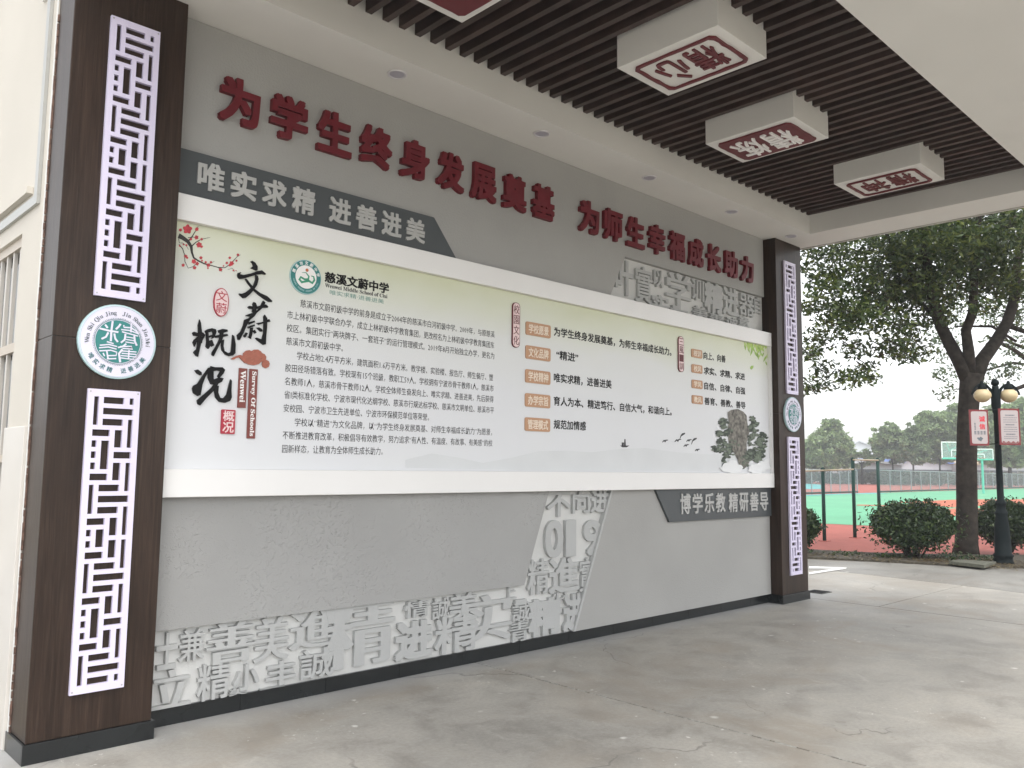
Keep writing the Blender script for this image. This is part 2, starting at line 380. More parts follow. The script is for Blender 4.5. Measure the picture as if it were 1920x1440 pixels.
trn = N(n, 'BsdfTransparent'); mx = N(n, 'MixShader'); mx.inputs[0].default_value = .22; b.inputs['Base Color'].default_value = (.5, .7, .65, 1)
n.links.new(trn.outputs[0], mx.inputs[1]); n.links.new(b.outputs[0], mx.inputs[2]); n.links.new(mx.outputs[0], n.nodes['Material Output'].inputs['Surface'])
M['clear'] = mt
M['backgreen'] = mat('backboard_green', (.10, .48, .36), .5)
M['bwhite'] = mat('far_building_white', (.50, .53, .56), .7, noise=(.3, .06, 3))
M['bgrey'] = mat('far_building_grey', (.38, .39, .40), .7, noise=(.3, .08, 3))
M['broof'] = mat('far_blue_roof', (.10, .17, .42), .6)
M['bwin'] = mat('far_window', (.06, .07, .08), .3)
M['signred'] = mat('sign_red', (.17, .015, .018), .5)
M['signwhite'] = mat('sign_face', (.40, .35, .345), .5)
M['signletter'] = mat('sign_letter_red', (.55, .02, .04), .5)
M['yellowbar'] = mat('bar_yellow', (.45, .40, .27), .5)
M['rockgrey'] = mat('print_rock', (.16, .15, .13), .6, noise=(26, .75, 6))
M['treeink'] = mat('print_tree', (.055, .07, .055), .6, noise=(30, .6, 5))
M['mist'] = mat('print_mist', (.655, .67, .685), .5, noise=(3, .03, 3))
M['leafprint'] = mat('print_leaf', (.28, .45, .08), .5, noise=(25, .35, 3))
M['branchink'] = mat('print_branch', (.03, .028, .025), .6)
M['blossom'] = mat('print_blossom', (.50, .045, .06), .6, noise=(60, .3, 3))
M['peeling'] = mat('rust_edge', (.14, .085, .065), .9, noise=(30, .5, 4))
M['tilewhite'] = mat('dado_tile', (.58, .55, .51), .35, noise=(3, .04, 2))

# ------------------------------------------------------------------ ground
XR, WC, H, DW = 7.6434, .6188, 4.2498, .141
def sheet(name, pts, z, mt, th=.0, parent=None):
    P = [(p[0], p[1], z) for p in pts]
    if th: return prism(name, P, (0, 0, -1), th, mt, parent)
    return mesh(name, P, [tuple(range(len(P)))], mt, parent)
struct(sheet('ground', [(-150, -150), (700, -150), (700, 600), (-150, 600)], -.06, M['far']))
fc = bpy.data.objects.new('forecourt_pavement', None); COL.objects.link(fc); struct(fc)
bedfront = [(15.6, -4.6), (13.967, -.763), (13.323, .212), (13.063, 1.0), (12.541, 2.135), (11.0, 5.6), (9.5, 9)]
def slab(pts, nm='slab', mt=None):
    o = sheet(nm, pts, 0, mt or M['floor'], .05, fc)
    return o
g = .009
slab([(-9, -9), (3.15-g, -9), (3.15-g, .5), (-9, .5)])
slab([(3.15+g, -9), (8.33-g, -9), (8.33-g, .5), (3.15+g, .5)])
slab([(8.33+g, -.78), (11.0-g, -.80), (11.0, -.80+.01), (11.05, -.3), (11.2, 1.0), (10.6, 2.2), (10.0, 9), (8.33+g, 9)])
slab([(8.33+g, -9), (10.7, -9), (10.85, -1.6), (11.0-g, -.81), (8.33+g, -.795)])
slab([(10.72, -9), (16.6, -9), *bedfront, (10.02, 9), (10.62, 2.22), (11.22, 1.0), (11.07, -.3), (11.01, -.8), (10.87, -1.6)], 'path_slab', M['path'])
slab([(-9, .52), (-.6, .52), (-.6, 9), (-9, 9)])
# broken edge line at x=3.15: a shallow ridge of crumbled mortar
bm_ = MB()
for k in range(70):
    yy = -6 + k*.09 + random.uniform(-.02, .02); bm_.box((3.15-random.uniform(.004, .014), yy, -.045), (3.15+random.uniform(.002, .012), yy+random.uniform(.03, .08), random.uniform(-.006, .0025)))
o = bm_.build('joint_mortar', M['line'], fc); o['kind'] = 'stuff'; o.data.materials[0] = mat('mortar', (.33, .32, .29), .9, noise=(40, .3, 3))
# parking-bay line, drain, patch
struct(sheet('bay_line', [(11.473, 1.594), (11.196, 1.456), (11.60, 1.06), (11.78, 1.12)], .004, M['line']))
struct(sheet('bay_line', [(10.677, 1.198), (10.434, 1.077), (11.50, 1.045), (11.62, 1.16)], .008, M['line']))
dg = thing('drain_cover', 'small dark drain slot in the paving just right of the far column foot', 'drain', (8.86, .18, 0))
box('rim', (8.74, .06, .001), (9.0, .30, .007), mat('drain_rim', (.10, .10, .09), .8), dg)
for k in range(5): box('bar', (8.76+k*.048, .08, .008), (8.785+k*.048, .28, .012), mat('drain_dark', (.01, .01, .01), .8), dg)
# planting bed, rubber surface, courts
struct(sheet('planting_bed', [(16.2, -5.2), *[(a, b) for a, b in bedfront], (10.8, 9), (12.2, 6.2), (13.917, 2.9), (14.2, 1.9), (15.2, .6), (16.5, -.5), (17.6, -5)], .035, M['soil'], .06))
struct(sheet('rubber_surface', [(12.2, 6.1), (13.85, 2.85), (14.1, 1.9), (15.1, .6), (16.4, -.5), (17.5, -5), (60, -30), (110, -20), (110, 22.0), (48, 22.0), (20, 16)], -.03, M['redrub']))
struct(sheet('green_court', [(20.6, 12.2), (22.4, 7.12), (23.02, 4.76), (25.26, 2.17), (29, -4), (110, -16), (110, 21.2), (48, 21.2), (30, 18)], -.022, M['green']))
for pts in ([(42.665, 12.443), (50.974, 12.091), (60, 8), (52, 7.2), (46.213, 7.0), (42.728, 8.263), (38.5, 8.4), (40.571, 10.146)],
            [(36.544, 11.825), (37.6, 12.2), (38.4, 9.9), (37.369, 9.9)],
            [(34.756, 8.1), (38.147, 7.962), (42, 4), (40, 0), (34, 2), (30.387, 5.0), (31.322, 6.2)]):
    struct(sheet('court_marking', pts, -.014, M['orange']))
struct(sheet('court_marking', [(47.3, 20.0), (55, 20.3), (60, 19.7), (60.5, 21.1), (48, 21.1)], -.010, M['cyan']))
struct(sheet('track_surface', [(49, 22.05), (110, 22.05), (150, 40), (140, 66), (88, 64)], -.028, M['redrub']))
struct(sheet('track_cyan_apron', [(64, 31), (69, 29), (92, 40), (98, 45), (91, 48), (74, 40)], -.02, M['cyan']))
ks = thing('stone_slab', 'thin mossy stone slab lying at the bed edge left of the street lamp foot', 'stone slab', (13.2, -.1, 0))
prism('slab', [(13.311, .128, .036), (13.72, .10, .036), (13.85, -.40, .036), (13.122, -.437, .036)], Z, .05, M['lichen'], ks)

# ------------------------------------------------------------------ portico roof
roof = thing('portico_roof', 'white plastered portico ceiling with dark slatted recess overhead', 'canopy roof', (4, -1.5, H))
RX0, RX1, RY0, RY1 = .45, 7.785, -2.75, -.363
XL, XE, YN = -.02, 8.32, -4.6
box('soffit', (XL, RY1, H), (XE, .6, H+.55), M['soffit'], roof)
box('soffit', (XL, YN, H), (XE, RY0, H+.55), M['soffit'], roof)
box('soffit', (RX1, RY0, H+.0), (XE, RY1, H+.55), M['soffit'], roof)
box('soffit', (XL, RY0, H), (RX0, RY1, H+.55), M['soffit'], roof)
box('recess_board', (RX0, RY0, H+.40), (RX1, RY1, H+.52), M['plenum'], roof)
box('roof_deck', (XL-.05, YN-.05, H+.552), (XE+.05, .65, H+.9), M['soffit'], roof)
_n = M['slat'].node_tree; _b = _n.nodes['Principled BSDF']; _src = _b.inputs['Base Color'].links[0].from_socket
_oi = N(_n, 'ObjectInfo'); _mr = N(_n, 'MapRange'); _mr.inputs['To Min'].default_value = .72; _mr.inputs['To Max'].default_value = 1.35; _n.links.new(_oi.outputs['Random'], _mr.inputs['Value'])
_vm = N(_n, 'VectorMath', operation='SCALE'); _n.links.new(_src, _vm.inputs[0]); _n.links.new(_mr.outputs[0], _vm.inputs['Scale']); _n.links.new(_vm.outputs[0], _b.inputs['Base Color'])
sl = MB().box((-.0235, RY0+.002, H+.213), (.0235, RY1-.002, H+.325)); sme = None
k = 0; x = 7.728
while x > RX0+.03:
    if sme is None:
        o = sl.build('slat', M['slat'], roof); sme = o
    else:
        o = sme.copy(); COL.objects.link(o)
    o.location.x = x+random.uniform(-.0015, .0015); o.location.z = random.uniform(-.0012, .0012); k += 1; x -= .1351
# drip edge at the far end
box('drip_edge', (XE, YN, H-.012), (XE+.03, .6, H+.5), mat('fascia_dirty', (.45, .43, .40), .8, noise=(6, .15, 4)), roof)
# downlights
DLG = 'round recessed downlights in the white ceiling strip above the wall'
dl = [('nearest round downlight in ceiling strip, above the first red characters'), ('second round downlight from the left, above the middle of the first red phrase'),
      ('third round downlight, above the gap between the two red phrases'), ('fourth round downlight, above the second red phrase'), ('farthest round downlight, in the corner beside the far column')]
proto = None
for i, (x, lab) in enumerate(zip((2.032, 3.495, 4.956, 6.41, 7.712), dl)):
    t = thing('downlight', lab, 'ceiling light', (x, -.167, H), DLG)
    if proto is None:
        ri = MB().lathe((0, 0, 0), [(.070, 0), (.070, -.007), (.062, -.010), (.054, -.006), (.054, 0)], 24).build('trim_ring', M['ring'], None, True)
        le = MB().lathe((0, 0, 0), [(.053, .001), (.053, -.004), (.03, -.005), (.001, -.005)], 24).build('lens', M['lens'], None)
        ri.parent = t; le.parent = t; proto = (ri, le)
    else:
        for q in proto: c = q.copy(); COL.objects.link(c); c.parent = t
# hanging seal boxes
BZ = 4.27
def seal_box(x0, y0, label, style, chars):
    x1, y1 = x0+.604, y0+.803; cx, cy = (x0+x1)/2, (y0+y1)/2
    t = thing('seal_box', label, 'ceiling box', (cx, cy, BZ), 'white seal boxes hanging in the slatted ceiling')
    box('box_body', (x0, y0, BZ), (x1, y1, H+.395), M['soffit'], t, .004)
    a, b = .078, .088; n = (0, 0, -1)
    def wob(px, py, amp=.006):
        return [Vector((px+random.uniform(-amp, amp), py+random.uniform(-amp, amp), BZ-.001))]
    def rect(ix, iy, amp=.005, rad=.03):
        pts = []
        X0, X1, Y0, Y1 = x0+ix, x1-ix, y0+iy, y1-iy
        for (ax, ay), (bx, by) in (((X0+rad, Y0), (X1-rad, Y0)), ((X1, Y0+rad), (X1, Y1-rad)), ((X1-rad, Y1), (X0+rad, Y1)), ((X0, Y1-rad), (X0, Y0+rad))):
            for q in range(9):
                f = q/8; pts.append(((ax*(1-f)+bx*f)+random.uniform(-amp, amp), (ay*(1-f)+by*f)+random.uniform(-amp, amp)))
        return pts
    if style == 'frame':
        o_ = rect(a-.008, b-.008, .003); i_ = rect(a+.014, b+.014, .004); m_ = len(o_)
        vs = [(p[0], p[1], BZ-.001) for p in o_]+[(p[0], p[1], BZ-.001) for p in i_]
        vs += [(p[0], p[1], BZ-.016) for p in o_]+[(p[0], p[1], BZ-.016) for p in i_]
        fs = []
        for q in range(m_):
            r = (q+1) % m_
            fs += [(2*m_+q, 2*m_+r, 3*m_+r, 3*m_+q), (q, r, 2*m_+r, 2*m_+q), (m_+r, m_+q, 3*m_+q, 3*m_+r)]
        mesh('seal_frame', vs, fs, M['seal_red'], t); cm = M['seal_red']; off = .001; ins = .062
    else:
        prism('seal_plate', [(p[0], p[1], BZ-.001) for p in rect(a-.02, b-.02, .004)], n, .014, M['seal_red'], t); cm = M['white_print']; off = .016; ins = .035
    L = (y1-y0) - 2*(b+ins); cw = L/2
    for q, ch in enumerate(chars):
        if ch == ' ': continue
        yy = y0+b+ins+q*cw
        letter('character', ch, (x0+a+ins, yy+cw*.06, BZ), Y, X, n, cw*.88, .604-2*(a+ins), cm, t, ext=.011, bold=.008, off=off)
    return t
seal_box(1.335, -1.778, 'nearest white box overhead with red seal plate cut by the top of the photo', 'plate', '精 ')
seal_box(3.085, -2.092, 'large white hanging box with red-framed seal reading 精心', 'frame', '精心')
seal_box(4.680, -1.771, 'white hanging box with solid red seal plate and pale characters 精炼', 'plate', '精炼')
seal_box(6.400, -2.098, 'farthest white hanging box with red-framed seal reading 精神', 'frame', '精神')

# ------------------------------------------------------------------ columns
CCOL = [(.12, .21), (.30, .45), (.545, .69), (.79, .88)]
def lattice(x0, z0, flip, parent):
    Wd, Hd, rows = .270, 1.593, 26; p = (Hd-.056)/rows; hole = set(); boxes = []
    def hz(r, a, b): boxes.append((CCOL[a][0], CCOL[b][1], r, r))
    def vt(r0, r1, c): boxes.append((CCOL[c][0], CCOL[c][1], r0, r1))
    for base in (0, 8, 15, 23):
        hz(base+1, 1, 3); vt(base, base+2, 0)
        hz(base, 1, 2); hz(base+2, 1, 2)
    boxes.append((.80, .88, 0, 0)); boxes.append((.80, .88, 25, 25))
    for r in (3, 7, 11, 14, 18, 22): hz(r, 0, 1)
    for r in (4, 5, 6, 12, 13, 19, 20, 21): vt(r, r, 0)
    for a, b in ((4, 6), (12, 13), (19, 21)): vt(a, b, 1)
    for a, b in ((3, 4), (6, 7), (11, 12), (13, 14), (18, 19), (21, 22)): vt(a, b, 2)
    for r in (5, 20): hz(r, 2, 3)
    for a, b in ((2, 4), (6, 8), (10, 12), (13, 15), (17, 19), (21, 23)): vt(a, b, 3)
    hh = .0355; rects = []
    for (a, b, r0, r1) in boxes:
        if flip: a, b = 1-b, 1-a
        rects.append((x0+a*Wd, x0+b*Wd, z0+.028+r0*p+(p-hh)/2, z0+.028+r1*p+(p+hh)/2))
    xs = sorted({x0, x0+Wd, *[round(r[0], 5) for r in rects], *[round(r[1], 5) for r in rects]})
    zs = sorted({z0, z0+Hd, *[round(r[2], 5) for r in rects], *[round(r[3], 5) for r in rects]})
    nx, nz = len(xs)-1, len(zs)-1
    solid = [[not any(r[0]-1e-4 < (xs[i]+xs[i+1])/2 < r[1]+1e-4 and r[2]-1e-4 < (zs[j]+zs[j+1])/2 < r[3]+1e-4 for r in rects) for j in range(nz)] for i in range(nx)]
    vid = {}; vs = []; fs = []
    yf, yb = -.022, -.0015
    def V(i, j, k):
        if (i, j, k) not in vid: vid[(i, j, k)] = len(vs); vs.append((xs[i], yb if k else yf, zs[j]))
        return vid[(i, j, k)]
    S = lambda i, j: 0 <= i < nx and 0 <= j < nz and solid[i][j]
    for i in range(nx):
        for j in range(nz):
            if not S(i, j): continue
            fs.append((V(i, j, 0), V(i+1, j, 0), V(i+1, j+1, 0), V(i, j+1, 0)))
            if not S(i-1, j): fs.append((V(i, j, 1), V(i, j, 0), V(i, j+1, 0), V(i, j+1, 1)))
            if not S(i+1, j): fs.append((V(i+1, j, 0), V(i+1, j, 1), V(i+1, j+1, 1), V(i+1, j+1, 0)))
            if not S(i, j-1): fs.append((V(i, j, 1), V(i+1, j, 1), V(i+1, j, 0), V(i, j, 0)))
            if not S(i, j+1): fs.append((V(i, j+1, 0), V(i+1, j+1, 0), V(i+1, j+1, 1), V(i, j+1, 1)))
    o = mesh('lattice_panel', vs, fs, M['lattice'], parent)
    for px_, pz_ in ((x0+.012, z0+.014), (x0+Wd-.012, z0+.014), (x0+.012, z0+Hd-.014), (x0+Wd-.012, z0+Hd-.014)):
        disc((px_, pz_), .0045, yf-.0002, yf-.002, 10).build('pin', M['metal'], o)
    return o
def disc(c, r, y0, y1, n=48):      # disc facing -y from y0 (back) to y1 (front)
    m_ = MB()
    m_.v = [(c[0]+r*math.cos(2*math.pi*k/n), y, c[1]+r*math.sin(2*math.pi*k/n)) for y in (y0, y1) for k in range(n)]
    m_.f = [tuple(range(n)), tuple(reversed([n+k for k in range(n)]))]+[(k, n+k, n+(k+1) % n, (k+1) % n) for k in range(n)]
    return m_
def ring(c, r0, r1, y, th=.0015, n=48):
    vs = []; fs = []
    for r, yy in ((r0, y+th), (r0, y), (r1, y), (r1, y+th)):
        vs += [(c[0]+r*math.cos(2*math.pi*k/n), yy, c[1]+r*math.sin(2*math.pi*k/n)) for k in range(n)]
    for a in range(3):
        fs += [(a*n+k, (a+1)*n+k, (a+1)*n+(k+1) % n, a*n+(k+1) % n) for k in range(n)]
    return vs, fs
def boldserif(s): return ''.join(chr(0x1D400+ord(c)-65) if 'A' <= c <= 'Z' else chr(0x1D41A+ord(c)-97) if 'a' <= c <= 'z' else c for c in s)
def arc_text(chars, c, r, a0, a1, size, y, mt, parent, inward=False, bold=0, name='arc_letter', res=2):
    """characters spread over an arc from a0 to a1 (degrees, clockwise from top); joined as one print part"""
    allv, allf = [], []; nn = len(chars)
    for i, ch in enumerate(chars):
        if ch == ' ': continue
        an = math.radians(a0+(a1-a0)*(i/(nn-1) if nn > 1 else .5)); co, fs = glyph(ch, bold, .1, res)
        up = np.array((math.sin(an), 0, math.cos(an))); rt = np.array((math.cos(an), 0, -math.sin(an)))
        if inward: up, rt = -up, -rt
        mid = np.array((c[0], y, c[1])) + np.array((math.sin(an), 0, math.cos(an)))*r
        cx = (co[:, 0].min()+co[:, 0].max())/2; cz = .36 if ord(ch) > 255 else .33
        P = mid + ((co[:, 0]-cx)*size)[:, None]*rt + ((co[:, 1]-cz)*size)[:, None]*up - ((co[:, 2]+.5)*.001)[:, None]*np.array((0, 1, 0))
        k = len(allv); allv += [tuple(q) for q in P]; allf += [tuple(k+a for a in f) for f in fs]
    q = mesh(name, allv, allf, mt, parent); q['kind'] = 'stuff'; return q
def polyfill(name, strokes, y, mt, parent, th=.0015, fn=None):
    q = prism(name, [[Vector((p[0], y, p[1])) for p in s] for s in strokes], NY, th, mt, parent)
    if len(strokes) > 1 and 'print' in name: q['kind'] = 'stuff'
    return q
def stroke(pts, wds):
    """variable-width brush stroke -> polygon (2D)"""
    L, R_ = [], []
    for i, p in enumerate(pts):
        a = pts[max(i-1, 0)]; b = pts[min(i+1, len(pts)-1)]; d = Vector((b[0]-a[0], b[1]-a[1])); d.normalize(); nrm = Vector((-d.y, d.x))
        w_ = wds[i] if hasattr(wds, '__len__') else wds
        L.append((p[0]+nrm.x*w_/2, p[1]+nrm.y*w_/2)); R_.append((p[0]-nrm.x*w_/2, p[1]-nrm.y*w_/2))
    return L+R_[::-1]
def column(x0, label, flip, cxm):
    t = thing('column', label, 'column', (x0+WC/2, .14, 0), 'dark wood-clad columns at the two ends of the wall')
    d = .42
    box('shaft', (x0, 0, .0985), (x0+WC, d, 2.1655), M['wood'], t, .004); box('shaft', (x0, 0, 2.1675), (x0+WC, d, H-.001), M['wood'], t, .004)
    box('shaft_core', (x0+.004, .004, 2.15), (x0+WC-.004, d-.004, 2.18), M['tile'], t)
    # black plinth tiles
    for a, b, nm in (((x0-.0143, -.0143, 0), (x0+WC+.0143, 0-.0005, .0985), 0), ((x0-.0143, .0005, 0), (x0-.0003, d, .0985), 1), ((x0+WC+.0003, .0005, 0), (x0+WC+.0143, d, .0985), 2)):
        box('plinth_tile', a, b, M['tile'], t, .0012)
    box('plinth_core', (x0+.001, .001, .002), (x0+WC-.001, d-.02, .0984), M['tile'], t)
    lattice(x0+cxm, 2.408, flip, t); lattice(x0+cxm, .307, flip, t)
    # medallion
    c = (x0+cxm+.136, 2.167); R0 = .205
    md = bpy.data.objects.new('medallion', None)
    base = disc(c, R0, -.001, -.020).build('medallion', M['glassrim'], t, False)
    disc(c, R0*.968, -.0205, -.0225).build('face', M['plate'], base)
    for r0, r1 in ((.60, .612),):
        vs, fs = ring(c, R0*r0, R0*r1, -.0245); mesh('ring', vs, fs, M['teal_dark'], base)
    vs, fs = ring(c, R0*.945, R0*.955, -.0245); mesh('ring', vs, fs, M['glassrim'], base)
    dots = MB()
    for k in range(90):
        a = 2*math.pi*k/90; q = (c[0]+R0*.635*math.cos(a), c[1]+R0*.635*math.sin(a)); dots.box((q[0]-.0016, -.0242, q[1]-.0016), (q[0]+.0016, -.0228, q[1]+.0016))
    dots.build('dot_ring', M['grey_ink'], base)
    core = disc(c, R0*.575, -.0228, -.0245).build('core', M['teal'], base)
    s = R0*.575
    def q(pts): return [(c[0]+a*s, c[1]+b*s) for a, b in pts]
    W_ = .085*s
    st = [ # 精 above, 進 below in seal style
      stroke(q([(-.85,.52),(-.45,.46),(-.02,.44)]), W_), stroke(q([(-.30,.93),(-.33,.5),(-.33,-.02)]), W_*1.05), stroke(q([(-.62,.72),(-.50,.58)]), W_),
      stroke(q([(.06,.84),(-.02,.70),(-.14,.56)]), W_), stroke(q([(-.46,.38),(-.55,.16),(-.74,.04)]), W_), stroke(q([(-.20,.36),(-.14,.12),(-.02,-.02)]), W_),
      stroke(q([(.20,.80),(.22,.70),(.55,.72),(.88,.52)]), W_*.8), stroke(q([(.54,.94),(.54,.50)]), W_*.9), stroke(q([(.10,.58),(.50,.58),(.92,.46)]), W_*.7), stroke(q([(.14,.48),(.88,.36)]), W_*.7),
      stroke(q([(.30,.40),(.28,.12),(.12,-.04)]), W_), stroke(q([(.70,.36),(.74,.10),(.84,-.10)]), W_), stroke(q([(.34,.26),(.70,.24)]), W_*.6), stroke(q([(.34,.14),(.70,.12)]), W_*.6), stroke(q([(.32,.02),(.72,0)]), W_*.6),
      stroke(q([(-.50,-.06),(-.20,-.12)]), W_*.7), stroke(q([(-.80,-.26),(-.40,-.18),(-.04,-.24)]), W_*.7), stroke(q([(-.82,-.38),(-.42,-.30),(-.06,-.36)]), W_*.7),
      stroke(q([(-.80,-.52),(-.30,-.44),(-.04,-.50),(-.06,-.66),(-.40,-.70)]), W_*.7), stroke(q([(-.48,-.50),(-.40,-.86)]), W_*.8), stroke(q([(-.64,-.60),(-.56,-.74)]), W_*.7), stroke(q([(-.46,-.86),(-.05,-.80)]), W_*.7),
      stroke(q([(.36,-.06),(.22,-.20),(.00,-.28)]), W_*.9), stroke(q([(.10,-.22),(.60,-.16),(.66,-.28),(.20,-.30)]), W_*.7), stroke(q([(.20,-.34),(.06,-.56),(.14,-.96)]), W_*1.1),
      stroke(q([(.16,-.42),(.84,-.40)]), W_*.65), stroke(q([(.18,-.53),(.84,-.52)]), W_*.65), stroke(q([(.14,-.64),(.86,-.64)]), W_*.65), stroke(q([(.14,-.75),(.78,-.77)]), W_*.65), stroke(q([(.50,-.34),(.50,-.76)]), W_*.75)]
    me = polyfill('seal_script', st, -.0248, M['plate'], base)
    arc_text([boldserif(ch) for ch in 'Wen Shi Qiu Jing  Jin Shan Jin Mei'], c, R0*.78, -93, 93, .032, -.0228, M['grey_ink'], base, name='ring_text')
    arc_text('唯实求精', c, R0*.79, 236, 193, .031, -.0228, M['teal_dark'], base, inward=True, bold=.015, name='ring_text')
    arc_text('进善进美', c, R0*.79, 167, 124, .031, -.0228, M['teal_dark'], base, inward=True, bold=.015, name='ring_text')
    return t
column(0, 'near dark wood column at the left, with two white lattice panels and a round medallion', False, .1855)
column(XR, 'far dark wood column at the right end of the wall, small in the view', True, .172)

# ------------------------------------------------------------------ feature wall
XA, XB = WC+.001, XR-.001
wall = thing('feature_wall', 'grey textured wall with raised relief characters behind the display board', 'wall', ((XA+XB)/2, .2, 0))
YR = .190
box('wall_core', (XA, YR, .0), (XB, .418, H-.002), M['relief_base'], wall)
def wp(name, pts, y0, y1, mt, parent, bev=0):    # (x,z) polygon between y1 (front) and y0 (back)
    o = prism(name, [Vector((a, y0, b)) for a, b in pts], NY, y0-y1, mt, parent); return o
wp('upper_panel', [(XA+.001, 3.02), (4.70, 3.02), (4.982, 3.545), (7.612, 3.548), (7.612, H-.003), (XA+.001, H-.003)], YR-.001, DW, M['panel_smooth'], wall)
wp('lower_left_panel', [(XA+.001, .547), (3.649, .547), (3.985, 1.43), (XA+.001, 1.43)], YR-.001, DW, M['panel'], wall)
wp('lower_right_panel', [(4.287, .100), (XB-.001, .101), (XB-.001, 1.43), (4.85, 1.43)], YR-.001, DW, M['panel_smooth'], wall)
wp('panel_edge', [(4.258, .100), (4.284, .100), (4.847, 1.43), (4.820, 1.43)], YR-.001, DW-.001, M['relief'], wall)
M['relief_base'].name = 'relief_base_white'
x = XA+.002
while x < XB-.05:
    x2 = min(x+.598, XB-.002); box('skirting_tile', (x, .168, .001), (x2, YR-.0005, .0975), M['tile'], wall, .001); x = x2+.003
RY = YR-.0005
def rel(ch, x0, x1, z0, z1, bold=.02, ext=.032, mt=None):
    o = wl('relief_character', ch, x0, x1, z0, z1, RY, mt or M['relief'], wall, ext=ext, bold=bold, res=4)
    md = o.modifiers.new('bevel', 'BEVEL'); md.width = .003; md.segments = 1; md.limit_method = 'ANGLE'; md.angle_limit = math.radians(50)
    return o
YF = YR-.03
def relp(ch, u0, u1, v0, v1, um=None, **k):
    a = pix(u0, (v0+v1)/2, 1, YF); b = pix(u1, (v0+v1)/2, 1, YF); c = pix((u0+u1)/2, v0, 1, YF); d = pix((u0+u1)/2, v1, 1, YF)
    return rel(ch, a.x, b.x, max(d.z, .099), c.z, **k)
z6 = lambda a, b: (280+a/4.364, 1120+b/4.364)
z7 = lambda a, b: (680+a/3.84, 900+b/3.84)
z5 = lambda a, b: (1140+a/6, 460+b/6)
for f, lst in ((z6, [('士', 60, 235, 290, 590, .03), ('兼', 245, 455, 262, 520, .012), ('善', 470, 870, 200, 535, -.04), ('美', 860, 1150, 165, 520, -.03), ('進', 1150, 1570, 105, 410, -.03),
                     ('立', 20, 345, 590, 900, -.04), ('文', 905, 1110, 735, 850, .01), ('美', 655, 800, 745, 850, .015), ('精', 395, 662, 540, 860, .012), ('小', 690, 900, 550, 760, .03), ('丰', 960, 1205, 520, 720, .025), ('誠', 1235, 1510, 420, 660, .012)]),
               (z7, [('精', -290, 235, 850, 1340, -.035), ('进', 238, 505, 1015, 1290, .05), ('情', 300, 480, 872, 990, -.02), ('丰', -30, 250, 760, 850, .02), ('上', 1010, 1110, 765, 860, .02), ('心', 1370, 1480, 790, 860, .02), ('一', 1100, 1180, 860, 900, .02), ('誠', 505, 625, 850, 1003, .012), ('美', 625, 835, 805, 1010, .02),
                     ('精', 520, 830, 970, 1240, .015), ('实', 700, 1075, 830, 1170, -.03), ('誠', 1080, 1205, 880, 1015, .015), ('精', 1195, 1435, 850, 1120, .05), ('进', 1445, 1590, 820, 1085, .045), ('青', 1060, 1200, 1020, 1180, -.03),
                     ('精', 1190, 1345, 570, 825, -.02), ('進', 1345, 1565, 560, 810, .02), ('實', 1560, 1680, 560, 800, .012), ('0', 1315, 1445, 290, 560, .03), ('1', 1462, 1535, 288, 550, .0), ('9', 1595, 1722, 288, 545, .03), ('不', 1330, 1500, 85, 265, .02), ('向', 1515, 1640, 75, 240, .02), ('进', 1645, 1775, 70, 235, .03)]),
               (z5, [('叶', 90, 290, 165, 560, .03), ('實', 310, 505, 240, 650, .012), ('以', 515, 625, 275, 470, .02), ('学', 655, 935, 315, 720, -.03), ('训', 940, 1085, 385, 620, .012), ('精', 1088, 1295, 425, 760, .045), ('进', 1295, 1468, 475, 790, .03), ('器', 1475, 1645, 555, 795, .01), ('自', 1650, 1722, 580, 770, .012),
                     ('美', 960, 1120, 685, 830, .02), ('善', 1135, 1300, 765, 890, .015), ('诚', 1325, 1450, 810, 930, .02), ('章', 1470, 1590, 800, 930, .02), ('实', 500, 690, 560, 740, .03), ('文', 700, 900, 690, 850, .02)])):
    for ch, a0, a1, b0, b1, bo in lst:
        (u0, v0), (u1, v1) = f(a0, b0), f(a1, b1); relp(ch, u0, u1, v0, v1, bold=bo, ext=.030+random.uniform(-.004, .004))

# red slogans
SY = DW
def slogan(label, chars, x0, pitch, w_):
    t = thing('slogan', label, 'slogan letters', (x0+pitch*len(chars)/2, SY, 3.80))
    for i, ch in enumerate(chars):
        o = wl('character', ch, x0+i*pitch, x0+i*pitch+w_, 3.655, 3.955, SY-.0005, M['red'], t, ext=.038, bold=.040, res=4)
slogan('large dark red raised characters 为学生终身发展奠基 on the upper grey wall', '为学生终身发展奠基', .884, .3490, .272)
slogan('dark red raised characters 为师生幸福成长助力 on the right half of the upper wall', '为师生幸福成长助力', 4.285, .3462, .272)
# motto boards
m1 = thing('motto_board', 'dark grey slanted board with pale characters 唯实求精 进善进美, above the display board', 'sign board', (1.7, DW, 3.26))
wp('board', [(XA+.004, 3.118), (2.845, 3.118), (2.612, 3.403), (XA+.004, 3.403)], DW-.0005, DW-.026, M['darkboard'], m1)
for i, ch in enumerate('唯实求精'): wl('character', ch, .768+i*.2135, .768+i*.2135+.172, 3.178, 3.356, DW-.027, M['silver'], m1, ext=.010, bold=.032)
for i, ch in enumerate('进善进美'): wl('character', ch, 1.690+i*.2180, 1.690+i*.2180+.176, 3.172, 3.350, DW-.027, M['silver'], m1, ext=.010, bold=.032)
m2 = thing('motto_board', 'dark grey slanted board with pale characters 博学乐教 精研善导, under the display board at right', 'sign board', (6.6, DW, 1.14))
wp('board', [(5.645, .985), (XB-.004, .985), (XB-.004, 1.32), (5.405, 1.32)], DW-.0005, DW-.026, M['darkboard'], m2)
for i, ch in enumerate('博学乐教'): wl('character', ch, 5.815+i*.2165, 5.815+i*.2165+.180, 1.058, 1.262, DW-.027, M['silver'], m2, ext=.010, bold=.022)
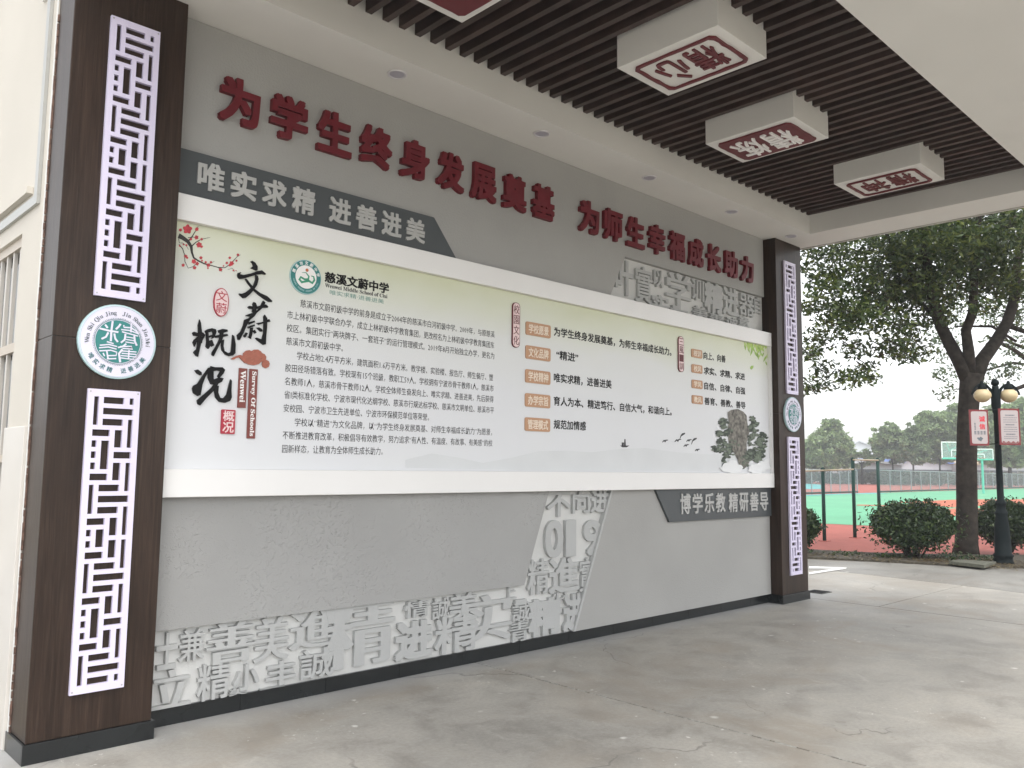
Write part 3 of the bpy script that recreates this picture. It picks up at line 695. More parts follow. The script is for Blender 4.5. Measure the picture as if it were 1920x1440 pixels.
for i, ch in enumerate('精研善导'): wl('character', ch, 6.715+i*.2185, 6.715+i*.2185+.182, 1.052, 1.258, DW-.027, M['silver'], m2, ext=.010, bold=.022)

# ------------------------------------------------------------------ display board
YB, YFR = .112, .0698
db = thing('display_board', 'long white framed display board about the school, with printed text, stamps and paintings', 'notice board', (4.1, .1, 2.2))
box('top_rail', (XA+.002, YFR, 2.952), (XB-.003, DW-.0008, 3.112), M['white_frame'], db, .003)
box('bottom_rail', (XA+.002, YFR, 1.310), (XB-.003, DW-.0008, 1.473), M['white_frame'], db, .003)
box('panel', (XA+.002, YB, 1.4735), (XB-.003, DW-.0008, 2.9515), M['print'], db)
box('side_return', (XB-.030, YFR+.004, 1.4737), (XB-.0035, YB-.0005, 2.9513), M['white_frame'], db)
PY = YB-.0008
TX = ['慈溪市文蔚初级中学的前身是成立于2004年的慈溪市白河初级中学。2009年，与原慈溪', '市上林初级中学联合办学，成立上林初级中学教育集团，更改校名为上林初级中学教育集团东',
      '校区。集团实行“两块牌子、一套班子”的运行管理模式。2019年8月开始独立办学，更名为', '慈溪市文蔚初级中学。',
      '学校占地2.4万平方米，建筑面积1.6万平方米。教学楼、实验楼、报告厅、师生餐厅、塑', '胶田径场错落有致。学校现有15个班级，教职工59人。学校拥有宁波市骨干教师1人，慈溪市',
      '名教师1人，慈溪市骨干教师12人。学校全体师生奋发向上、唯实求精、进善进美，先后获得', '省I类标准化学校、宁波市现代化达纲学校、慈溪市行规达标学校、慈溪市文明单位、慈溪市平',
      '安校园、宁波市卫生先进单位、宁波市环保模范单位等荣誉。', '学校以“精进”为文化品牌，以“为学生终身发展奠基、对师生幸福成长助力”为愿景，',
      '不断推进教育改革，积极倡导有效教学，努力追求“有人性、有温度、有故事、有美感”的校', '园新样态，让教育为全体师生成长助力。']
TE = [(1.500, 3.253), (1.407, 3.250), (1.406, 3.254), (1.407, 1.838), (1.488, 3.242), (1.407, 3.250), (1.408, 3.250), (1.408, 3.257), (1.407, 2.600), (1.490, 3.240), (1.407, 3.245), (1.407, 2.191)]
for i, (s, (a, b)) in enumerate(zip(TX, TE)):
    zc = 2.571-i*.0876; wl('text_line', s, a, b, zc-.0275, zc+.0275, PY, M['ink'], db, ext=.0006, bold=.004, em=True, res=1)
def chip(x0, x1, zc, h, txt):
    pl = prism('caption_plate', [Vector((a, PY, b)) for a, b in rrect(x0, x1, zc-h/2, zc+h/2, .016)], NY, .008, M['tan'], db)
    wl('caption_text', txt, x0+.030, x1-.030, zc-h*.36, zc+h*.36, PY-.0085, M['cream'], pl, ext=.003, bold=.018)
def rrect(x0, x1, z0, z1, r, n=4):
    pts = []
    for cx, cz, a0 in ((x1-r, z1-r, 0), (x0+r, z1-r, 90), (x0+r, z0+r, 180), (x1-r, z0+r, 270)):
        for k in range(n+1): a = math.radians(a0+90*k/n); pts.append((cx+r*math.cos(a), cz+r*math.sin(a)))
    return pts
CAP = [('学校愿景', '为学生终身发展奠基，为师生幸福成长助力。', 5.690, 3.953), ('文化品牌', '“精进”', 4.272, 3.985), ('学校精神', '唯实求精，进善进美', 4.738, 3.955), ('办学宗旨', '育人为本、精进笃行、自信大气，和谐向上。', 5.686, 3.955), ('管理模式', '规范加情感', 4.378, 3.957)]
for i, (a, s, xe, xs) in enumerate(CAP):
    zc = 2.672-i*.2015; chip(3.604, 3.906, zc, .112, a)
    wl('caption_line', s, xs, xe, zc+.012-.040, zc+.012+.040, PY, M['black'], db, ext=.0006, bold=.022, em=True, res=2)
CAP2 = [('校训', '向上、向善', 6.268, 6.700), ('校风', '求实、求精、求进', 6.272, 7.10), ('学风', '自信、自律、自强', 6.275, 7.10), ('教风', '善育、善教、善导', 6.278, 7.10)]
for i, (a, s, xs, xe) in enumerate(CAP2):
    zc = 2.716-i*.1617; chip(6.040, 6.236, zc, .088, a)
    wl('caption_line', s, xs, xe, zc-.044, zc+.036, PY, M['black'], db, ext=.0006, bold=.024, em=True, res=2)
# vertical stamps
def vstamp(x0, x1, z0, z1, chars, name='stamp', oval=False, mb=None, ml=None):
    if oval:
        cx, cz = (x0+x1)/2, (z0+z1)/2; poly = [(cx+(x1-x0)/2*math.cos(a)*(1+.02*random.uniform(-1, 1)), cz+(z1-z0)/2*math.copysign(abs(math.sin(a))**.85, math.sin(a))) for a in [2*math.pi*k/36 for k in range(36)]]
    else: poly = rrect(x0, x1, z0, z1, (x1-x0)*.42, 5)
    mb = mb or M['seal_bright']
    st = prism(name, [Vector((a, PY, b)) for a, b in poly], NY, .012, mb, db)
    cx, cz = (x0+x1)/2, (z0+z1)/2; f = 1-.16*.06/(x1-x0)
    inn = [(cx+(a-cx)*(1-.0055/(x1-x0)*2), cz+(b-cz)*(1-.0055/(z1-z0)*2)) for a, b in poly]
    prism('stamp_face', [Vector((a, PY-.0121, b)) for a, b in inn], NY, .0012, M['pinkwhite'], st)
    n_ = len(chars); hh = (z1-z0-.03)/n_; wd = (x1-x0)*.74
    for i, ch in enumerate(chars):
        zt = z1-.015-i*hh; wl('stamp_character', ch, cx-wd/2, cx+wd/2, zt-hh*.92, zt-hh*.06, PY-.0134, mb, st, ext=.0015, bold=.004)
    return st
vstamp(.905, 1.000, 2.408, 2.585, '文蔚', oval=True)
vstamp(3.443, 3.529, 2.492, 2.868, '校園文化', mb=M['seal_red'])
vstamp(5.797, 5.893, 2.497, 2.864, '三風一訓', mb=M['seal_red'])
st = prism('stamp', [Vector((a, PY, b)) for a, b in rrect(.988, 1.076, 1.690, 1.838, .006)], NY, .012, M['seal_bright'], db)
wl('stamp_character', '概', .996, 1.068, 1.767, 1.832, PY-.0121, M['pinkwhite'], st, ext=.0015, bold=.015)
wl('stamp_character', '况', .996, 1.068, 1.697, 1.761, PY-.0121, M['pinkwhite'], st, ext=.0015, bold=.02)
# brown strips, text reads downwards
for x0, x1, z0, z1, s in ((1.089, 1.142, 1.855, 2.102, 'Wenwei'), (1.159, 1.213, 1.667, 2.103, 'Survey Of Schools')):
    st = prism('title_strip', [Vector(q) for q in ((x0, PY, z0), (x1, PY, z0), (x1, PY, z1), (x0, PY, z1))], NY, .010, M['brownred'], db)
    g_ = .17*(x1-x0)
    letter('strip_text', boldserif(s), (x0+g_, PY-.0105, z1-.014), (0, 0, -1), X, NY, z1-z0-.028-(.02 if s == 'Wenwei' else 0), x1-x0-2*g_, M['white_print'], st, ext=.001, bold=.012)
# brush characters 文蔚概况 as raised black acrylic, stroke by stroke
zA = lambda p: pix(330+p[0]/7.2, 400+p[1]/7.2, 1, PY)
zB = lambda p: pix(340+p[0]/5.54, 570+p[1]/5.54, 1, PY)
def brush(name, f, polys, th=.012, mt=None, par=None):
    return prism(name, [[f(p) for p in pl] for pl in polys], NY, th, mt or M['black'], par or db)
brush('brush_character', zA, [
 [(1000,655),(1020,643),(1060,670),(1092,720),(1090,765),(1075,778),(1040,755),(1002,742),(1035,715),(1025,680)],
 [(820,835),(828,810),(860,798),(870,805),(850,825),(900,835),(1000,815),(1080,785),(1150,772),(1200,815),(1200,830),(1160,822),(1090,828),(1000,855),(900,885),(850,890),(830,870)],
 [(1065,835),(1095,845),(1105,890),(1085,970),(1040,1040),(985,1100),(930,1145),(895,1145),(850,1105),(842,1085),(880,1088),(930,1070),(985,1030),(1040,970),(1065,900)],
 [(925,885),(945,890),(1000,960),(1060,1030),(1130,1080),(1220,1120),(1290,1185),(1285,1198),(1240,1195),(1170,1150),(1090,1090),(1010,1010),(960,950)]])
brush('brush_character', zB, [
 [(683,35),(700,22),(760,30),(830,15),(870,5),(895,28),(890,40),(840,42),(760,55),(700,50)], [(735,0),(745,-18),(765,-10),(778,20),(770,75),(745,95),(728,80),(742,40)],
 [(830,-10),(845,-32),(866,-12),(845,35),(800,75),(770,100),(758,90),(810,40)],
 [(660,125),(680,112),(720,98),(765,88),(772,102),(750,132),(700,172),(676,165),(712,130)], [(650,165),(690,150),(704,170),(670,230),(640,300),(600,375),(580,370),(572,325),(608,290),(635,230)],
 [(690,192),(752,174),(758,190),(698,215)], [(682,236),(752,214),(758,230),(690,256)], [(712,250),(738,245),(730,310),(716,362),(688,345),(702,330)], [(642,332),(665,298),(684,305),(665,342),(650,348)], [(740,282),(755,270),(774,300),(755,308)],
 [(775,200),(830,190),(905,158),(918,185),(860,198),(800,216)], [(860,112),(885,150),(882,250),(874,340),(870,420),(845,425),(790,385),(762,358),(775,350),(828,370),(848,300),(850,200),(848,130)], [(775,248),(800,244),(832,265),(838,287),(815,288)]])
brush('brush_character', zB, [
 [(183,162),(197,200),(208,300),(197,420),(178,500),(168,548),(145,538),(122,505),(128,490),(153,470),(163,400),(170,300),(168,220)], [(108,300),(125,290),(160,300),(215,296),(243,325),(230,338),(180,335),(120,330)],
 [(160,342),(185,345),(152,400),(130,445),(113,400),(125,375)], [(190,365),(225,328),(240,330),(212,380),(207,410),(190,405)],
 [(240,280),(270,262),(310,253),(352,265),(358,292),(336,350),(310,362),(322,310),(315,285),(270,300),(245,300)], [(248,298),(275,300),(280,380),(304,420),(275,468),(248,445),(256,390)], [(272,333),(320,318),(322,337),(280,352)], [(280,383),(312,373),(334,430),(310,444),(293,420)],
 [(375,275),(420,260),(470,268),(478,287),(430,302),(385,300)], [(343,330),(400,318),(470,313),(480,332),(420,347),(350,352)], [(398,298),(432,298),(422,360),(382,440),(330,542),(310,530),(313,500),(353,440),(388,370)],
 [(413,378),(437,370),(430,440),(442,490),(480,512),(508,500),(518,400),(525,322),(542,335),(557,420),(554,512),(530,537),(490,542),(450,527),(413,480),(408,430)]])
brush('brush_character', zB, [
 [(133,690),(165,681),(202,710),(207,737),(190,742),(153,720)], [(275,663),(292,672),(242,760),(212,840),(202,900),(192,947),(165,957),(118,925),(107,880),(118,850),(160,828),(200,768)],
 [(270,672),(300,655),(328,700),(328,780),(352,832),(300,834),(270,770)], [(298,646),(340,658),(420,658),(447,685),(432,722),(385,775),(368,750),(398,700),(370,692),(310,702)], [(318,790),(385,763),(432,773),(415,808),(350,842),(318,832)],
 [(348,818),(378,830),(332,900),(252,980),(190,1053),(163,1040),(157,1000),(230,938),(298,878)], [(348,848),(382,850),(376,920),(397,975),(430,980),(463,940),(488,840),(505,783),(517,800),(513,900),(517,970),(500,1008),(450,1027),(388,1017),(346,970),(338,920)]])
brush('cloud_ornament', zB, [[(508,575),(530,558),(570,538),(605,530),(635,540),(640,510),(668,485),(700,480),(722,492),(752,475),(790,474),(822,495),(830,510),(858,522),(876,550),(870,580),(900,592),(912,620),(902,655),(872,668),(842,655),(832,625),(840,600),(822,602),(800,625),(750,637),(700,630),(650,610),(620,580),(595,555),(565,562),(540,578)]], .010, M['cloud'])
cl = MB()
for cx, cy, r in ((665,545,16),(725,580,20),(745,505,18),(820,570,16),(885,625,14)):
    cl.tube([zB((cx+r*math.cos(a)*(1-a/9), cy+r*math.sin(a)*(1-a/9)))+Vector((0, -.011, 0)) for a in [q*.5 for q in range(12)]], .0012, 4)
cl.build('cloud_swirl', mat('cloud_light', (.48, .20, .13), .5), db)['kind'] = 'stuff'
# school emblem and name
ec = (1.527, 2.752); ER = .112
em = disc(ec, ER, PY, PY-.012, 40).build('emblem', M['teal'], db)
disc(ec, ER*.70, PY-.0121, PY-.0135, 40).build('emblem_face', M['white_print'], em)
vs, fs = ring(ec, ER*.99, ER*1.04, PY-.010, .01); mesh('emblem_rim', vs, fs, M['glassrim'], em)
arc_text('慈溪市文蔚中学', ec, ER*.84, -72, 72, .026, PY-.0122, M['white_print'], em, bold=.02, name='emblem_text')
arc_text('WENWEI MIDDLE SCHOOL OF CIXI', ec, ER*.84, 252, 108, .014, PY-.0122, M['glassrim'], em, inward=True, bold=.01, name='emblem_text')
E_ = lambda pts: [(ec[0]+a*ER, ec[1]+b*ER) for a, b in pts]
polyfill('emblem_mark', [stroke(E_([(-.30,.22),(-.02,.26),(.18,.06),(.14,-.12),(-.10,-.16),(-.36,-.06),(-.44,-.22),(-.28,-.36),(-.04,-.28),(.18,-.20),(.42,-.30),(.56,-.10),(.50,.10),(.34,.12)]), [.02*ER,.05*ER,.10*ER,.14*ER,.12*ER,.12*ER,.14*ER,.14*ER,.12*ER,.14*ER,.14*ER,.12*ER,.09*ER,.05*ER])], PY-.0137, mat('emblem_green', (.05, .30, .18), .5), em)
disc((ec[0]+.04*ER, ec[1]+.42*ER), .10*ER, PY-.0137, PY-.015, 16).build('emblem_dot', mat('emblem_orange', (.50, .14, .06), .5), em)
wl('school_name', '慈溪文蔚中学', 1.676, 2.205, 2.744, 2.820, PY, M['black'], db, ext=.004, bold=.022)
wl('school_name_latin', ''.join(boldserif(c) for c in 'Wenwei Middle School of Cixi'), 1.680, 2.195, 2.710, 2.738, PY, M['ink'], db, ext=.001)
wl('school_motto', '唯实求精·进善进美', 1.719, 2.165, 2.664, 2.698, PY, mat('motto_green', (.20, .36, .32), .5), db, ext=.001, bold=0, em=True)
# plum branch print
br = MB
def brs(pts, wds): return stroke(pts, wds)
br_s = []
def toW(f, p): q = f(p); return (q.x, q.z)
for pts, wd in (([(35,300),(90,330),(160,380),(205,450),(215,530),(240,600),(300,640),(380,680),(480,705),(570,730),(660,735),(740,680),(820,590),(870,560)], [70,60,52,42,30,26,20,18,14,12,10,10,8,4]),
                ([(170,370),(220,310),(265,235),(300,175)], [20,14,10,5]), ([(215,440),(270,390),(340,350),(460,325)], [16,12,8,4]), ([(160,330),(240,320),(290,330)], [10,8,5]),
                ([(40,420),(90,480),(115,560),(120,650),(165,740),(230,720),(270,680)], [16,12,10,9,8,8,6]), ([(35,340),(45,400),(90,400),(140,440),(170,490)], [10,8,8,6,4]), ([(560,725),(610,760),(620,790)], [8,6,4]), ([(700,760),(760,740),(790,790)], [5,5,4]), ([(420,690),(480,670),(520,645)], [7,5,3])):
    s_ = abs(toW(zA, (100, 400))[0]-toW(zA, (200, 400))[0])/100
    br_s.append(stroke([toW(zA, p) for p in pts], [w_*s_ for w_ in wd]))
polyfill('plum_branch', br_s, PY, M['branchink'], db, .0006)
bl = []
def flower(cx, cy, r, n=5):
    out = []; ph = random.random()*6
    for k in range(n*4):
        a = 2*math.pi*k/(n*4); rr = r*(.62+.38*abs(math.cos(n*a/2+ph)))
        out.append(toW(zA, (cx+rr*math.cos(a), cy+rr*math.sin(a))))
    return out
for cx, cy, r in ((155,215,68),(60,225,24),(280,215,28),(200,350,20),(275,325,32),(345,350,20),(310,425,42),(345,450,20),(140,430,16),(130,580,26),(150,600,18),(95,700,24),(240,650,34),(285,680,28),(250,735,26),(335,600,24),(400,660,18),(435,700,28),(430,740,14),(470,660,18),(600,760,26),(640,710,12),(685,670,20),(750,675,34),(725,600,20),(725,700,20),(815,640,16),(835,560,20),(775,770,14),(810,775,8),(350,640,14),(50,440,14),(100,420,14)):
    bl.append(flower(cx, cy, r))
polyfill('plum_blossom_print', bl, PY-.0007, M['blossom'], db, .0005)
# painted rock with pines, mist, leaves, birds, boat, faint hills
zC = lambda p: pix(1220+p[0]/4.8, 600+p[1]/4.8, 1, PY)
def blob(cx, cy, rx, ry, n=26, j=.22):
    ph = [random.uniform(1-j, 1+j) for _ in range(n)]; ph = [(ph[i]+ph[i-1])/2 for i in range(n)]
    return [toW(zC, (cx+rx*ph[k]*math.cos(2*math.pi*k/n), cy+ry*ph[k]*math.sin(2*math.pi*k/n))) for k in range(n)]
hl = [toW(lambda p: pix(p[0], p[1], 1, PY), q) for q in [(760,877),(760,862),(810,850),(860,858),(905,868),(960,858),(1010,846),(1060,845),(1110,848),(1160,842),(1210,840),(1270,848),(1330,852),(1380,850),(1380,884),(1000,882)]]
polyfill('misty_hills', [hl], PY, M['mist'], db, .0003)
_fo = [q for q in ((650,915,48,38),(655,960,20,40),(625,1030,45,48),(690,1010,42,32),(740,1000,30,30),(640,1100,52,42),(580,1160,42,32),(650,1160,70,48),(700,1200,60,50),(740,1120,50,60),(920,960,50,70),(960,930,16,30),(905,890,34,26),(990,1050,55,45),(930,1080,75,70),(1010,1120,48,50),(960,1180,75,60),(900,1220,60,60),(1000,1200,30,60),(660,1270,12,50),(860,1240,60,60),(830,1300,50,40),(965,1250,50,40),(860,860,22,30),(930,880,12,20))]
FO = []
for (cu_, cv_, ru_, rv_) in ((650,915,48,38),(655,960,20,40),(625,1030,45,48),(690,1010,42,32),(740,1000,30,30),(640,1100,52,42),(580,1160,42,32),(650,1160,70,48),(700,1200,60,50),(740,1120,50,60),(920,960,50,70),(960,930,16,30),(905,890,34,26),(990,1050,55,45),(930,1080,75,70),(1010,1120,44,50),(960,1180,70,60),(900,1220,60,60),(1000,1200,30,60),(660,1270,12,50),(860,1240,60,60),(830,1300,50,40),(965,1250,50,40)):
    for _ in range(int(ru_*rv_/130)+3):
        a_ = random.uniform(0, 6.28); q_ = random.random()**.5; r_ = random.uniform(7, 19)
        FO.append(blob(cu_+ru_*q_*math.cos(a_)*.85, cv_+rv_*q_*math.sin(a_)*.85, r_*1.15, r_*.8, 12, .5))
FO = [[(min(x_, XB-.034), z_) for x_, z_ in pl] for pl in FO]; random.shuffle(FO)
kk_ = len(FO)*2//3
polyfill('pine_print', FO[:kk_], PY-.0004, M['treeink'], db, .0004)
polyfill('pine_print', FO[kk_:], PY-.0060, mat('print_tree_light', (.13, .16, .12), .6, noise=(30, .5, 5)), db, .0003)
rk = [[toW(zC, p) for p in [(690,830),(720,810),(780,800),(830,825),(860,860),(868,930),(885,1010),(860,1100),(862,1200),(880,1290),(850,1330),(800,1325),(780,1260),(740,1180),(700,1100),(690,1000),(700,920)]]]
polyfill('rock_print', rk, PY-.0050, M['rockgrey'], db, .0004)
polyfill('mist_print', [blob(*q, 30, .35) for q in ((720,1330,90,62),(960,1340,80,50),(1020,1310,50,45))], PY-.0120, mat('mist_white', (.76, .77, .78), .5), db, .0003)
lf = []
for k in range(46):
    t_ = random.random(); cx = 850+t_*205+random.uniform(-10, 10); cy = 205+random.random()**1.3*(40+t_*175); a = random.uniform(-.5, .6); L_ = random.uniform(22, 42); wd_ = L_*.24
    lf.append([toW(zC, (cx+L_*s1*math.sin(a)+wd_*s2*math.cos(a), cy+L_*s1*math.cos(a)-wd_*s2*math.sin(a))) for s1, s2 in ((-1, 0), (-.3, 1), (.3, .8), (1, 0), (.3, -.8), (-.3, -1))])
lf.append([toW(zC, q) for q in [(892,432),(905,412),(925,410),(922,432),(905,448)]])
for k in range(len(lf)): lf[k] = [(min(x_, XB-.034), z_) for x_, z_ in lf[k]]
for k, pl in enumerate(lf): pass
polyfill('leaf_print', [pl for k, pl in enumerate(lf) if k % 3], PY, M['leafprint'], db, .0006)
polyfill('leaf_print', [pl for k, pl in enumerate(lf) if not k % 3], PY-.0007, mat('print_leaf_light', (.42, .55, .14), .5), db, .0005)
bd = []
for cx, cy, s_, fl in ((130,1090,26,1),(245,1085,30,1),(275,1040,34,2),(345,1085,24,1),(380,1085,34,2),(320,1130,24,1),(420,1170,22,1)):
    wsc = abs(toW(zC, (100, 400))[0]-toW(zC, (200, 400))[0])/100
    pts = [(cx-s_, cy+s_*.4), (cx-s_*.4, cy-s_*.2), (cx, cy+s_*.1), (cx+s_*.3, cy-s_*.3), (cx+s_, cy-s_*.35)] if fl == 1 else [(cx-s_*.4, cy+s_), (cx-s_*.1, cy+s_*.1), (cx+s_*.3, cy-s_*.3), (cx+s_, cy-s_*.6)]
    bd.append(stroke([toW(zC, p) for p in pts], [w_*wsc for w_ in (4, 8, 12, 7, 3)][:len(pts)]))
polyfill('bird_print', bd, PY-.0004, M['ink'], db, .0004)
zD = lambda p: pix(640+p[0]/3, 480+p[1]/3, 1, PY)
polyfill('boat_print', [[toW(zD, p) for p in q] for q in ([(1568,1066),(1620,1066),(1605,1076),(1580,1076)], [(1592,1030),(1598,1030),(1600,1066),(1590,1066)], [(1577,1048),(1590,1050),(1588,1066),(1577,1066)])], PY-.0004, M['ink'], db, .0004)
# ------------------------------------------------------------------ school building side wall on the left
sb = thing('school_building', 'cream plastered side wall of the school building with barred window, left of the near column', 'building', (-.05, 3, 0))
WX = -.004
box('wall', (WX, .285, 0), (.6, 1.0-.26, 5.6), M['wallwhite'], sb)           # pier beside the column
box('wall', (WX, .74, 2.86), (.6, 8, 5.6), M['wallwhite'], sb)               # above the window
box('wall', (WX, .74, 0), (.6, 8, .85), M['wallwhite'], sb)
box('wall', (WX, 2.9, .85), (.6, 8, 2.86), M['wallwhite'], sb)
box('dado_tiling', (WX-.022, .31, 0), (WX-.001, .735, 1.70), M['tilewhite'], sb, .004)
box('dado_tiling', (WX-.022, .735, 0), (WX-.001, 8, .84), M['tilewhite'], sb, .004)
m_ = MB()
for k in range(90):
    zz = k*.045; m_.box((WX-.002-random.random()*.003, .276-random.random()*.004, zz), (WX+.01, .2845, zz+.030+random.random()*.03))
m_.build('ragged_edge', M['peeling'], sb)['kind'] = 'stuff'
wf = MB()
for a, b in (((.745, 2.80), (2.9, 2.86)), ((.745, .85), (.80, 2.80)), ((.80, 2.16), (2.9, 2.215)), ((.80, 1.50), (2.9, 1.545))):
    wf.box((WX+.02, a[0], a[1]), (WX+.06, b[0], b[1]))
wn = wf.build('window', M['winframe'], sb)
box('pane', (WX+.075, .74, .85), (WX+.08, 2.9, 2.86), M['pane'], wn)
for k in range(13):
    yy = .86+k*.155; box('bar', (WX+.030, yy, .86), (WX+.050, yy+.035, 2.80), mat('bar_light', (.50, .47, .43), .5), wn)
ch = MB(); ch.box((WX-.02, .395, 3.02), (WX-.001, .455, 5.4)); ch.box((WX-.02, .455, 2.965), (WX-.001, 3, 3.02)); ch.box((WX-.02, .395, 2.965), (WX-.001, .455, 3.0195))
ch.build('metal_channel', M['metal'], sb)
ch = MB(); ch.box((WX-.035, .56, 3.06), (WX-.0015, 3, 3.10)); ch.build('shelf_rail', M['wallwhite'], sb)
ca = mat('caulk', (.70, .70, .68), .7)
cm_ = MB(); cm_.box((WX-.006, .2865, 0), (WX-.0012, .302, 4.2)); cm_.build('caulk_bead', ca, sb)

# ------------------------------------------------------------------ vegetation
def leaf_cloud(name, clumps, size, mt, parent=None, per=1.0, flat=.35, shell=0.):
    """clumps: (center, (rx,ry,rz), count). small diamond leaves spread through each clump"""
    P = []
    for c, r, k in clumps:
        k = int(k*per)
        d = rng.normal(size=(k, 3)); d /= np.linalg.norm(d, axis=1)[:, None]
        q = rng.random(k)**(1/3 if shell == 0 else .12)
        if shell == 0: q = np.where(rng.random(k) < .15, q*1.35, q)
        P.append(np.array(c)+d*q[:, None]*np.array(r))
    P = np.concatenate(P); n = len(P)
    up = rng.normal(size=(n, 3)); up[:, 2] += flat*3; up /= np.linalg.norm(up, axis=1)[:, None]
    a = np.cross(up, rng.normal(size=(n, 3))); a /= np.linalg.norm(a, axis=1)[:, None]; b = np.cross(up, a)
    s = size*(.65+.7*rng.random(n))[:, None]
    V = np.stack([P-a*s, P+b*s*.42+up*s*.08, P+a*s, P-b*s*.42+up*s*.08], 1).reshape(-1, 3)
    me = bpy.data.meshes.new(name); me.vertices.add(4*n); me.vertices.foreach_set('co', V.ravel())
    me.loops.add(4*n); me.loops.foreach_set('vertex_index', np.arange(4*n)); me.polygons.add(n)
    me.polygons.foreach_set('loop_start', np.arange(0, 4*n, 4)); me.polygons.foreach_set('loop_total', np.full(n, 4))
    me.materials.append(mt); me.update(); me.validate(); o = bpy.data.objects.new(name, me); link(o, parent); return o
# main camphor tree
T0 = Vector((15.652, .612, 0)); D0 = 15.38
tree = thing('camphor_tree', 'large dark tree with forked trunk beside the double street lamp', 'tree', (15.652, .612, 0))
tk = MB()
def A(u, v, d=D0): return at(u, v, d)
tk.tube([A(1811, 1046), A(1812, 1020), A(1813, 950), A(1812, 870), A(1814, 790), A(1818, 735), A(1822, 700)], [.25, .20, .180, .176, .174, .18, .20], 14)
tk.build('trunk', M['bark'], tree, True)
limbs = [
 ([(1816,712,0),(1800,680,.0),(1778,640,.1),(1760,602,.2),(1748,560,.1),(1738,500,-.2),(1730,450,-.5),(1715,380,-.9),(1700,300,-1.4)], [.15,.125,.11,.10,.09,.08,.065,.05,.03]),
 ([(1818,710,0),(1816,660,-.1),(1811,620,-.2),(1824,585,-.3),(1826,540,-.4),(1828,480,-.5),(1836,400,-.8),(1840,300,-1)], [.12,.10,.085,.085,.07,.06,.05,.03]),
 ([(1826,712,0),(1842,675,.1),(1868,640,.3),(1888,605,.4),(1902,560,.5),(1906,510,.5),(1915,450,.6),(1930,360,.8)], [.15,.125,.112,.10,.09,.08,.065,.04]),
 ([(1888,610,.4),(1930,625,.5),(1990,600,.8)], [.05,.045,.02]), ([(1738,485,-.2),(1690,480,.2),(1630,470,.6),(1580,480,.8)], [.04,.03,.025,.01]),
 ([(1905,640,2.4),(1860,612,2.2),(1790,612,2.0)], [.03,.03,.015]), ([(1760,604,.2),(1720,560,.5),(1660,540,1.0),(1600,560,1.2)], [.04,.035,.025,.012]),
 ([(1736,520,-.3),(1670,500,-.3),(1600,500,.2),(1545,540,.5),(1512,590,.6)], [.035,.025,.018,.012,.006]), ([(1828,480,-.5),(1870,440,-.9),(1910,400,-1.1)], [.04,.03,.02]),
 ([(1748,560,.1),(1700,500,-.1),(1668,450,-.4),(1640,400,-.6)], [.05,.04,.03,.02])]
for pts, rr in limbs:
    MB().tube([A(u, v, D0+d) for u, v, d in pts], rr, 9).build('limb', M['bark'], tree, True)
tw = MB(); CL = []
pcl = [(1525,445,44),(1580,430,40),(1625,425,30),(1690,440,45),(1740,430,50),(1790,420,48),(1850,425,50),(1905,430,45),(1530,480,30),(1570,490,32),(1545,520,30),(1600,520,38),(1600,470,30),(1660,490,45),(1700,520,42),(1640,545,40),(1690,560,40),
       (1740,500,50),(1780,540,48),(1730,560,36),(1830,500,52),(1800,470,50),(1880,490,50),(1860,540,42),(1905,530,38),(1560,555,34),(1520,570,24),(1600,590,36),(1560,610,34),(1625,600,34),(1675,610,32),(1530,640,30),(1595,650,24),(1660,650,26),(1690,645,24),(1700,670,20),(1725,672,15),(1575,590,30),(1545,690,22),(1520,665,18),(1600,705,24),(1620,690,16),(1637,708,14),(1530,722,20),(1550,728,12),(1512,728,14),(1585,712,18),(1650,575,30),(1720,610,28),(1765,590,24),(1640,450,16),(1505,505,12),(1507,580,14),(1690,478,30),(1750,455,35),(1820,450,35),(1870,455,35),(1840,575,20),(1715,640,22)]
for u, v, r in pcl:
    for s_ in range(2):
        d = D0+random.uniform(-1.7, 1.4); c = A(u+random.uniform(-10, 10), v+random.uniform(-6, 6), d); k = d/FPX
        CL.append((c, (r*k*1.25, r*k*1.25, r*k*.85), r*r*(.15 if (u < 1640 or v > 560) else .215)))
        for _ in range(2):
            e = c+Vector((random.uniform(-1, 1), random.uniform(-1, 1), random.uniform(-.4, .5)))*r*k; tw.tube([c+Vector((.25, .3, .18)), c, e], [.012, .009, .004], 4, False)
for _ in range(60):  # the part of the crown that the roof hides
    u, v = random.uniform(1480, 2250), random.uniform(60, 400); r = random.uniform(45, 70); d = D0+random.uniform(-2, 2)
    if v < 160 and u < 1600: continue
    CL.append((A(u, v, d), (r*.0118, r*.0118, r*.009), r*r*.05))
for _ in range(26):
    u, v = random.uniform(1930, 2250), random.uniform(400, 700); r = random.uniform(40, 60); CL.append((A(u, v, D0+random.uniform(-1.5, 2)), (r*.0118, r*.0118, r*.009), r*r*.09))
tw.build('twig', M['bark'], tree)['kind'] = 'stuff'
leaf_cloud('crown', CL, .054, M['leaf'], tree)
